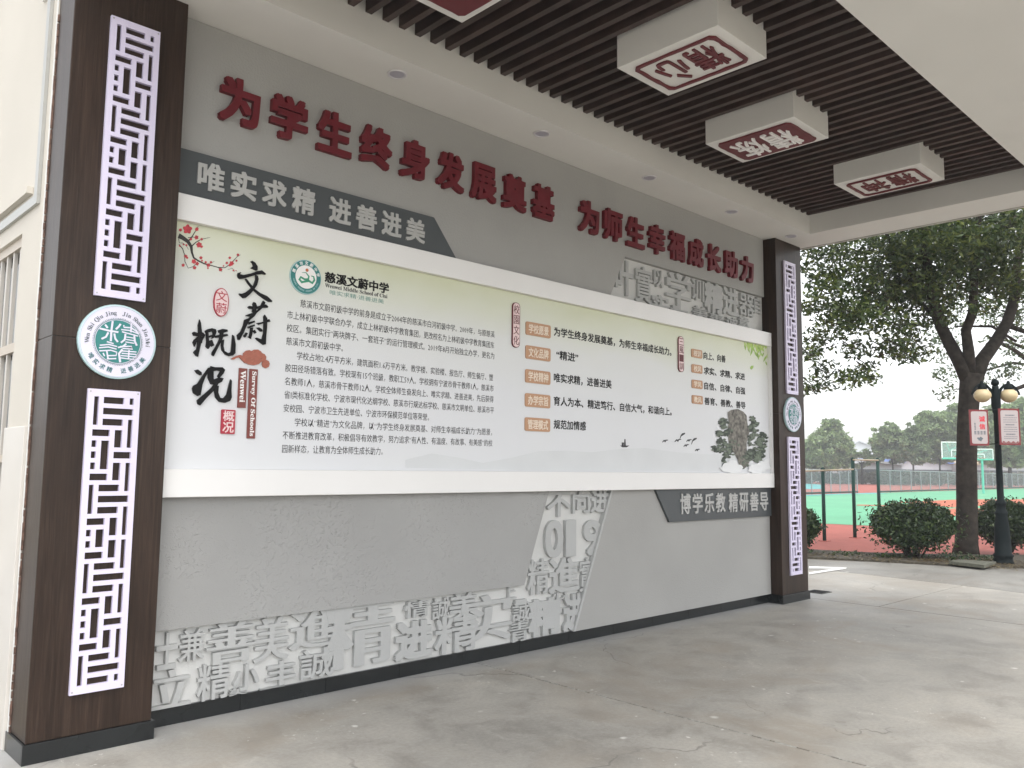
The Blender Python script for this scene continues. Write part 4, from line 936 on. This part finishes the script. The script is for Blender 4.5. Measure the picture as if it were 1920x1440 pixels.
# second, paler tree behind
t2 = thing('camphor_tree', 'paler tree behind the big tree, its foliage hanging right of the forked trunk', 'tree', tuple(A(1985, 1000, 22)))
t2.location.z = 0; b2 = t2.location.copy()
MB().tube([b2, b2+Vector((0, 0, 1.5)), b2+Vector((.1, .2, 3.2))], [.22, .18, .15], 10).build('trunk', M['bark'], t2, True)
for pts in ([(2010,740),(1960,690),(1900,680),(1830,700)], [(2010,740),(1940,660),(1890,640),(1860,600)], [(2010,740),(1930,720),(1860,745)], [(1960,700),(1900,655),(1850,630)]):
    MB().tube([at(u, v, 22) for u, v in pts], [.09, .06, .035, .015], 6).build('limb', M['bark'], t2, True)
CL = []
for u, v, r in [(1770,590,24),(1760,620,26),(1790,640,22),(1765,660,26),(1780,700,22),(1770,740,18),(1785,725,14),(1800,610,20),(1760,700,16),(1850,600,20),(1880,600,22),(1905,650,26),(1870,700,20),(1895,690,18),(1912,700,20),(1850,690,14),(1850,640,12),(1908,600,24),(1800,560,26),(1750,640,14),(1905,560,20),(1870,570,18),(1790,585,16),(1845,715,10),(1885,725,8)]:
    d = 22+random.uniform(-1.5, 1.5); CL.append((at(u, v, d), (r*.0155, r*.0155, r*.012), r*r*.20))
for _ in range(20):
    CL.append((at(random.uniform(1930, 2200), random.uniform(480, 720), 22+random.uniform(-1, 2)), (.6, .6, .4), 160))
leaf_cloud('crown', CL, .062, M['leaf_pale'], t2)
# bushes
def bush(label, u, vb, vt, wpx, dep, cnt=11000):
    c = at(u, vb, dep); base = Vector((c.x, c.y, .035)); hgt = (vb-vt)/FPX*dep; wd = wpx/FPX*dep
    t = thing('clipped_bush', label, 'bush', tuple(base), 'clipped evergreen bushes in the planting bed')
    mb = MB()
    for _ in range(18):
        a = random.uniform(0, 6.28); r = wd*random.uniform(.1, .33); mb.tube([base+Vector((math.cos(a)*r*.25, math.sin(a)*r*.25, 0)), base+Vector((math.cos(a)*r*.6, math.sin(a)*r*.6, hgt*.35)), base+Vector((math.cos(a)*r, math.sin(a)*r, hgt*.7))], [.016, .012, .006], 5, False)
    mb.build('stem', M['bark'], t)
    cl = [(base+Vector((0, 0, hgt*.58)), (wd*.49, wd*.42, hgt*.41), cnt*.45), (base+Vector((0, 0, hgt*.42)), (wd*.40, wd*.36, hgt*.36), cnt*.15)]
    for _ in range(26):
        a = random.uniform(0, 6.28); e = random.uniform(-.4, 1.3); q = base+Vector((0, 0, hgt*.56))+Vector((math.cos(a)*math.cos(e)*wd*.40, math.sin(a)*math.cos(e)*wd*.34, math.sin(e)*hgt*.34)); r = random.uniform(.10, .20)
        cl.append((q, (r, r, r*.8), cnt*.022))
    for _ in range(30):
        q = base+Vector((random.uniform(-.42, .42)*wd, random.uniform(-.36, .36)*wd, random.uniform(.45, .93)*hgt)); r = random.uniform(.08, .16); cl.append((q, (r, r, r*1.1), cnt*.018))
    leaf_cloud('foliage', cl, .038, M['leaf_bush'], t, flat=.1)
bush('dark clipped bush between the far column and the big tree trunk', 1713, 1046, 946, 172, 14.6)
bush('bush just right of the big tree trunk, partly behind the lamp post', 1888, 1040, 946, 128, 15.6)
bush('bush half hidden behind the right edge of the far column', 1502, 1020, 942, 66, 15.2, 4000)
bush('bush at the right edge of the photo beyond the lamp post', 1985, 1050, 950, 120, 15.2, 4000)
# ground cover tufts and fallen leaves on the bed
CL = [((x_, y_, .06), (.45, .3, .03), 110) for x_, y_ in [(14.2, .35), (14.6, 0), (13.7, 1.3), (13.5, 1.9), (15, -.9), (14.3, -1.0), (13.2, 2.6), (13.0, 3.2), (14.8, .5)]]
tag(leaf_cloud('ground_cover', CL, .03, M['leaf_bush']), 'low weeds and grass growing under the bushes in the planting bed', 'ground cover', kind='stuff')
CL = [((x_, y_, .045), (.8, .6, .008), 330) for x_, y_ in [(14.0, .3), (13.9, 0), (13.6, 1.0), (13.4, 1.7), (14.4, -.9), (13.9, -.5), (13.0, 2.5), (14.5, .3)]]
tag(leaf_cloud('fallen_leaves', CL, .03, leafmat('dry_leaf', (.08, .05, .025), (.14, .10, .05), (.22, .18, .10)), flat=2), 'dry fallen leaves scattered over the soil of the planting bed', 'leaves', kind='stuff')
# far trees
def far_tree(label, u, vbase, dep, crown, mt, tw_=.085):
    dep = min(dep*1.58, 103); tw_ *= 1.5; b = at(u, 885, dep); b.z = -.02
    t = thing('broadleaf_tree', label, 'tree', tuple(b), 'trees standing beyond the sports court fence')
    k = dep/FPX; top = at(crown[0][0], crown[0][1], dep)
    mid = at(u+random.uniform(-2, 2), vbase, dep)
    MB().tube([b, b+(mid-b)*.6, mid, top], [tw_, tw_*.85, tw_*.7, tw_*.25], 8).build('trunk', M['bark'], t, True)
    for s in (-1, 1):
        e = at(crown[0][0]+s*crown[0][2]*.5, crown[0][1]+5, dep); MB().tube([mid, mid*.5+e*.5+Vector((0, 0, .2)), e], [tw_*.5, tw_*.35, tw_*.15], 6).build('limb', M['bark'], t, True)
    CL = []
    for (cu, cv, rx, ry) in crown:
        nn = max(7, int(rx*ry/26))
        for _ in range(nn):
            a = random.uniform(0, 6.28); q = math.sqrt(random.random())*.95; r = random.uniform(.20, .36)*min(rx, ry)
            CL.append((at(cu+q*rx*math.cos(a), cv+q*ry*math.sin(a), dep+random.uniform(-1, 1)*rx*k*.7), (r*k*1.3, r*k*1.3, r*k*.9), 120))
        for _ in range(nn//2):
            a = random.uniform(0, 6.28); r = random.uniform(.10, .20)*min(rx, ry); CL.append((at(cu+1.02*rx*math.cos(a), cv+1.02*ry*math.sin(a), dep+random.uniform(-1, 1)*rx*k*.5), (r*k*1.6, r*k*1.6, r*k), 45))
    leaf_cloud('crown', CL, .17*dep/60, mt, t)
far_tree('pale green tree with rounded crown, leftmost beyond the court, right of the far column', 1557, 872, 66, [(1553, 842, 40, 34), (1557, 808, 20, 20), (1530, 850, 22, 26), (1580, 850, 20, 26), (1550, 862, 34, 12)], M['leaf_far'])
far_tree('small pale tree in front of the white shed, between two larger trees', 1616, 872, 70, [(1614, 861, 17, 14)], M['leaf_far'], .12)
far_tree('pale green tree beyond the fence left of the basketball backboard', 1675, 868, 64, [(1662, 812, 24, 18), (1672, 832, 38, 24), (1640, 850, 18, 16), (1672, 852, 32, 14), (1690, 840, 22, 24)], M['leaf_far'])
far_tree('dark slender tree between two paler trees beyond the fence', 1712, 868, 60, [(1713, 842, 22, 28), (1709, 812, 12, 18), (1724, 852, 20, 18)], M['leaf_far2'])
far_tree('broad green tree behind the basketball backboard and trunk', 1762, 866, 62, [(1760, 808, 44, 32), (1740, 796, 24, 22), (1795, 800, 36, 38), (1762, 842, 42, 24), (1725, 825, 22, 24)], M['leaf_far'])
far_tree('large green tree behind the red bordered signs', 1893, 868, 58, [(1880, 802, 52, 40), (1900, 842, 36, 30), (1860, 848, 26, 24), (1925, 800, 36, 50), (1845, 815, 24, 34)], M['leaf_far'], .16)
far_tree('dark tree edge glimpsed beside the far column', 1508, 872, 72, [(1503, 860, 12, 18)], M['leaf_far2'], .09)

# ------------------------------------------------------------------ street lamp with signs
LX, LY = 14.217, -.405; LD = 13.66
lamp = thing('street_lamp', 'dark green cast iron double globe street lamp beside the big tree', 'street lamp', (LX, LY, 0))
prof = [(.155, 0), (.155, .05), (.14, .07), (.135, .13), (.150, .15), (.150, .17), (.125, .20), (.118, .45), (.105, .66), (.085, .80), (.098, .84), (.098, .86), (.070, .90), (.070, .98), (.082, 1.0), (.082, 1.03), (.052, 1.07), (.050, 1.4), (.046, 2.50), (.060, 2.52), (.062, 2.58), (.072, 2.62), (.072, 2.86), (.055, 2.90), (.05, 2.96)]
MB().lathe((LX, LY, 0), prof, 20).build('post', M['iron'], lamp, True)
MB().lathe((LX, LY, 2.955), [(.03, 0), (.058, .03), (.064, .06), (.05, .095), (.02, .12), (.002, .122)], 14).build('finial', M['iron'], lamp, True)
gc = [pix(1832, 727, 1, LY+.20), pix(1880, 729, 1, LY-.20)]
armd = Vector((.68, -.73, 0))      # arms run along the path
for s in (-1, 1):
    g_ = Vector((LX, LY, 2.80)) + armd*s*.215; base = Vector((LX, LY, 2.84))
    pts = [base+armd*s*x_+Vector((0, 0, z_)) for x_, z_ in ((.04, -.10), (.06, 0), (.09, .07), (.14, .125), (.20, .15), (.27, .14), (.33, .09), (.375, .02), (.385, -.03))]
    MB().tube(pts, [.026, .026, .024, .022, .022, .021, .019, .017, .02], 8).build('arm', M['iron'], lamp, True)
    sh = MB().lathe((g_.x, g_.y, g_.z+.105), [(.075, -.01), (.07, .03), (.05, .06), (.03, .10), (.02, .14)], 16).build('globe_cap', M['iron'], lamp, True)
    MB().lathe((g_.x, g_.y, g_.z), [(.02, -.118), (.06, -.105), (.105, -.07), (.133, -.02), (.133, .02), (.115, .06), (.085, .09), (.07, .10)], 24).build('globe', M['globe'], lamp, True)
def hang_sign(u0, u1, v0, v1, v2, v3, label, kind):
    # corners: left-top, right-top; sits in the plane of the arms
    dirx = (CR - Vector((0, 0, CR.z))); dirx.normalize()
    tl = at(u0, v0, LD-.05); tr = at(u1, v1, LD-.05); w_ = (tr-tl).length; ctr = (tl+tr)/2; hgt = (v2-v0)/FPX*LD
    t = thing('hanging_sign', label, 'sign', (ctr.x, ctr.y, ctr.z-hgt/2))
    ex = (tr-tl); ex.z = 0; ex.normalize(); nrm = ex.cross(Vector((0, 0, 1))); nrm = nrm if nrm.dot(CF) < 0 else -nrm
    tl = ctr-ex*w_/2; O = tl-Vector((0, 0, hgt))
    def Q(a, b): return O+ex*a*w_+Vector((0, 0, 1))*b*hgt
    prism('border', [Q(0, 0), Q(1, 0), Q(1, 1), Q(0, 1)], -nrm, .02, M['signred'], t)
    rr = rrect(0.08*w_, .92*w_, .05*hgt, .95*hgt, .03); prism('face', [O+ex*a+Vector((0, 0, 1))*b+nrm*.001 for a, b in rr], nrm, .002, M['signwhite'], t)
    def T(nm, s, a0, a1, b0, b1, mt, bold=.02, **k): letter(nm, s, Q(a0, b0)+nrm*.0035, ex, Z, nrm, (a1-a0)*w_, (b1-b0)*hgt, mt, t, ext=.001, bold=bold, **k)
    if kind == 0:
        T('character', '诚', .50, .82, .66, .82, M['signletter'], .03); T('character', '信', .50, .82, .45, .61, M['signletter'], .03)
        pr = MB()
        for i in range(4):
            for j in range(2):
                for l in range(2): pass
        blocks = []
        for i in range(4):
            for j in range(3):
                a0, b0 = .22+i*.165, .31+j*.035; blocks.append([Q(a0, b0)+nrm*.0035, Q(a0+.11, b0)+nrm*.0035, Q(a0+.11, b0+.024)+nrm*.0035, Q(a0, b0+.024)+nrm*.0035])
        for j in range(5): blocks.append([Q(.24+.012*(j % 2), .44+j*.04)+nrm*.0035, Q(.31, .44+j*.04)+nrm*.0035, Q(.31, .465+j*.04)+nrm*.0035, Q(.24, .465+j*.04)+nrm*.0035])
        prism('small_text', blocks, nrm, .0006, M['grey_ink'], t)
        prism('ink_picture', [[Q(.52+.14*math.cos(a)*(1+.3*math.sin(3*a)), .18+.055*math.sin(a)*(1+.3*math.cos(5*a)))+nrm*.0035 for a in [2*math.pi*k/24 for k in range(24)]]], nrm, .0006, M['grey_ink'], t)
    else:
        blocks = []
        for yb, hd in ((.80, 1), (.74, 0), (.68, 0), (.62, 0), (.54, 1), (.48, 0), (.42, 0), (.36, 0), (.28, 1), (.22, 0), (.17, 0)):
            a0, a1 = (.30, .74) if hd else (.20, .84); a = a0
            while a < a1-.02:
                w2 = random.uniform(.03, .07); blocks.append([Q(a, yb)+nrm*.0035, Q(a+w2, yb)+nrm*.0035, Q(a+w2, yb+(.030 if hd else .014))+nrm*.0035, Q(a, yb+(.030 if hd else .014))+nrm*.0035]); a += w2+.018
        prism('small_text', blocks, nrm, .0006, M['grey_ink'], t)
        prism('wave_print', [[Q(.12+.76*k/16, .075+.02*math.sin(k*1.3)+.012)+nrm*.0035 for k in range(17)]+[Q(.12+.76*(16-k)/16, .06)+nrm*.0035 for k in range(17)]], nrm, .0006, M['signred'], t)
    return t
hang_sign(1817, 1852, 768, 768, 835, 835, 'red bordered sign with red characters 诚信, hanging left of the lamp post', 0)
hang_sign(1872, 1911, 766, 766, 834, 834, 'red bordered sign with small black text, hanging right of the lamp post', 1)
for vv in (769, 833):
    MB().tube([at(1850, vv, LD), at(1874, vv-1, LD)], .009, 6).build('sign_bracket', M['iron'], lamp)

# ------------------------------------------------------------------ horizontal bars
hb = thing('horizontal_bars', 'green steel horizontal bar frame of three posts standing on the red rubber', 'exercise bar', (17.4, 3.85, 0))
for (u, vb, vt, dep) in ((1546, 1012, 880, 18.4), (1603, 1005, 861, 19.4), (1650, 1000, 862, 20.2)):
    b_ = at(u, vb, dep); x_, y_ = b_.x, b_.y; top = at(u-3, vt, dep)
    MB().tube([(x_, y_, -.03), (x_, y_, top.z)], .040, 12).build('post', M['pole'], hb, True)
    MB().lathe((x_, y_, top.z), [(.05, 0), (.05, .02), (.02, .045)], 12).build('post_cap', M['pole'], hb, True)
    box('foot_plate', (x_-.1, y_-.1, -.028), (x_+.1, y_+.1, -.018), M['redrub'], hb)
def top_(u, v, d, dz=0): q = at(u, v, d); q.z += dz; return q
MB().tube([at(1600, 862, 19.4), at(1647, 863, 20.2)], .018, 8).build('bar', M['yellowbar'], hb, True)
MB().tube([at(1543, 882, 18.4), at(1600, 880, 19.4)], .018, 8).build('bar', M['yellowbar'], hb, True)
MB().tube([at(1470, 884, 17.4), at(1543, 882, 18.4)], .018, 8).build('bar', M['yellowbar'], hb, True)
# ------------------------------------------------------------------ fences
def mesh_fence(label, pts_b, htop, nposts, dbl=False):
    t = thing('mesh_fence', label, 'fence', pts_b[0])
    a, b = Vector(pts_b[0]), Vector(pts_b[1]); h0, h1 = htop
    for k in range(nposts+1):
        f = k/nposts; q = a.lerp(b, f); hh = h0*(1-f)+h1*f
        MB().tube([q, q+Vector((0, 0, hh))], .035, 6).build('post', M['galv'], t)
    MB().tube([a+Vector((0, 0, h0)), b+Vector((0, 0, h1))], .03, 6).build('top_rail', M['galv'], t)
    MB().tube([a+Vector((0, 0, .1)), b+Vector((0, 0, .1))], .06, 6).build('bottom_rail', M['pole'], t)
    mesh('wire_mesh', [a+Vector((0, .03, .1)), b+Vector((0, .03, .1)), b+Vector((0, .03, h1)), a+Vector((0, .03, h0))], [(0, 1, 2, 3)], M['wire'], t)
mesh_fence('grey wire mesh fence across the court, left stretch ending beside the bar posts', [(46, 21.35, -.02), (58.7, 21.42, -.02)], (1.6, 1.65), 9)
mesh_fence('long grey wire mesh fence behind the green court, running right past the lamp', [(60.7, 20.7, -.02), (101, 21.3, -.02)], (1.66, 1.46), 19)
# basketball hoops
def hoop(label, u0, u1, v0, v1, dep, hidden=1.0):
    tl = at(u0, v0, dep); tr = at(u1, v0, dep); bl_ = at(u0, v1, dep); w_ = (tr-tl).length; h_ = tl.z-bl_.z
    ex = tr-tl; ex.z = 0; ex.normalize(); c = (tl+tr)/2; nrm = Vector((ex.y, -ex.x, 0)); nrm = nrm if nrm.dot(CF) < 0 else -nrm
    t = thing('basketball_hoop', label, 'basketball hoop', (c.x, c.y, -.02)); O = c-ex*w_/2; O.z = bl_.z
    def Q(a, b, o=0): return O+ex*a*w_+Vector((0, 0, b*h_))+nrm*o
    prism('backboard', [Q(0, 0), Q(1, 0), Q(1, 1), Q(0, 1)], nrm, .015, M['clear'], t)
    e = MB()
    for a, b in (((0, 0), (0, 1)), ((0, 1), (1, 1)), ((1, 1), (1, 0))): e.tube([Q(*a, .02), Q(*b, .02)], .035, 5)
    e.build('edge_frame', mat('backboard_line', (.75, .80, .78), .5), t)
    e = MB(); e.tube([Q(0, -.02, .02), Q(1, -.02, .02)], .06, 6); e.build('bottom_pad', M['backgreen'], t)
    e = MB()
    for a, b in (((.34, .1), (.34, .5)), ((.34, .5), (.66, .5)), ((.66, .5), (.66, .1))): e.tube([Q(*a, .02), Q(*b, .02)], .028, 5)
    e.build('target_square', mat('backboard_line', (.75, .80, .78), .5), t)
    rg = MB(); rc = Q(.5, .12, .3)
    rg.tube([rc+ex*.23*math.cos(a)+nrm*.23*math.sin(a) for a in [2*math.pi*k/16 for k in range(17)]], .014, 5); rg.build('rim', mat('rim_orange', (.55, .08, .03), .5), t)
    e = MB(); e.tube([Q(.5, .3, -.03), Q(.95, .1, -1.3)], .06, 6); e.tube([Q(.2, .95, -.03), Q(.5, .5, -.8)], .03, 5); e.tube([Q(.8, .95, -.03), Q(.5, .5, -.8)], .03, 5)
    b_ = Q(.95, .1, -1.3); e.tube([b_, Vector((b_.x, b_.y, -.02))], .09, 8); e.build('support', M['backgreen'], t)
hoop('basketball hoop with clear backboard just left of the tree trunk', 1765, 1818, 829, 859, 54)
hoop('basketball hoop seen between the tree trunk and the lamp post', 1813, 1861, 842, 861, 62)
# ------------------------------------------------------------------ far buildings
def shed(label, u0, u1, vb, ve, vp, dep, up=None, roofm=None, wm=None, wins=0, name='factory_shed', dep1=None):
    a = at(u0, vb, dep); b = at(u1, vb, dep1 or dep); a.z = b.z = -.03
    t = thing(name, label, 'building', tuple((a+b)/2)); ze = at(u0, ve, dep).z
    d = (b-a); L_ = d.length; d.normalize(); nb = Vector((-d.y, d.x, 0)); nb = nb if nb.dot(CF) > 0 else -nb
    zp = at(up or (u0+u1)/2, vp, dep).z
    f = ((up or (u0+u1)/2)-u0)/(u1-u0); w_ = Vector((0, 0, 1))
    prism('wall', [a, b, b+w_*(ze+.03), a+d*L_*f+w_*(zp+.03), a+w_*(ze+.03)], nb, 22, wm or M['bwhite'], t)
    r0, r1, rp = a+w_*(ze+.03), b+w_*(ze+.03), a+d*L_*f+w_*(zp+.03)
    th = w_*.25
    for p, q in ((r0, rp), (rp, r1)): 
        prism('roof', [p-nb*.5+w_*.02, q-nb*.5+w_*.02, q-nb*.5+w_*.02+th, p-nb*.5+w_*.02+th], nb, 23, roofm or M['bgrey'], t)
    for k in range(wins):
        s = (k+.5)/wins*L_; q = a+d*s-nb*.02; h0 = max(ze*.25, .6)
        wv_ = prism('window', [q-d*.9+w_*h0, q+d*.9+w_*h0, q+d*.9+w_*(h0+1.3), q-d*.9+w_*(h0+1.3)], -nb, .05, M['bwin'], t)
    return t
shed('low white factory shed with blue roof behind the fence, left of the trunk', 1690, 1800, 897, 871, 861, 118, 1704, M['broof'], wins=5)
shed('pale grey low shed seen between the far column and the bars', 1500, 1605, 897, 868, 858, 128, 1540, M['bwhite'], M['bgrey'], wins=4)
shed('white shed with small windows behind the horizontal bars', 1605, 1692, 897, 872, 866, 108, 1625, M['bgrey'], M['bwhite'], wins=5)
shed('tall pale gabled hall faintly visible behind the small trees', 1588, 1640, 890, 838, 828, 210, 1612, M['bwhite'], M['bwhite'])
shed('tan and grey shed at the right beyond the fence', 1830, 1960, 897, 872, 866, 112, 1900, mat('far_roof_tan', (.45, .36, .22), .7), M['bgrey'], wins=5)
shed('pale tall block at the far left edge of the view beyond the courts', 1440, 1560, 890, 845, 838, 190, 1490, M['bwhite'], M['bwhite'])
# hedge bank behind the track
CLh = []
for k in range(120):
    u = 1500+k*4; q = at(u, 897, 105-abs(k-60)*.02); q.z = random.uniform(.3, 1.1); CLh.append((q, (1.4, .8, .7), 60))
tag(leaf_cloud('far_hedge', CLh, .28, leafmat('dull_hedge', (.10, .10, .07), (.14, .14, .10), (.20, .19, .14))), 'dull green hedge bank behind the running track, below the sheds', 'hedge', kind='stuff')

# ------------------------------------------------------------------ haze
hz_ = box('haze', (-160, -160, -1.1), (710, 610, 17), None); tag(hz_, kind='stuff')
hz_['label'] = 'thin pale haze over the sports ground and the far sheds'; hz_['category'] = 'haze'
hm = bpy.data.materials.new('haze_air'); hm.use_nodes = True; hn = hm.node_tree; hn.nodes.remove(hn.nodes['Principled BSDF'])
pv = hn.nodes.new('ShaderNodeVolumePrincipled'); pv.inputs['Density'].default_value = .0021; pv.inputs['Color'].default_value = (.93, .95, .97, 1); pv.inputs['Anisotropy'].default_value = .2
hn.links.new(pv.outputs[0], hn.nodes['Material Output'].inputs['Volume']); hz_.data.materials.clear(); hz_.data.materials.append(hm)
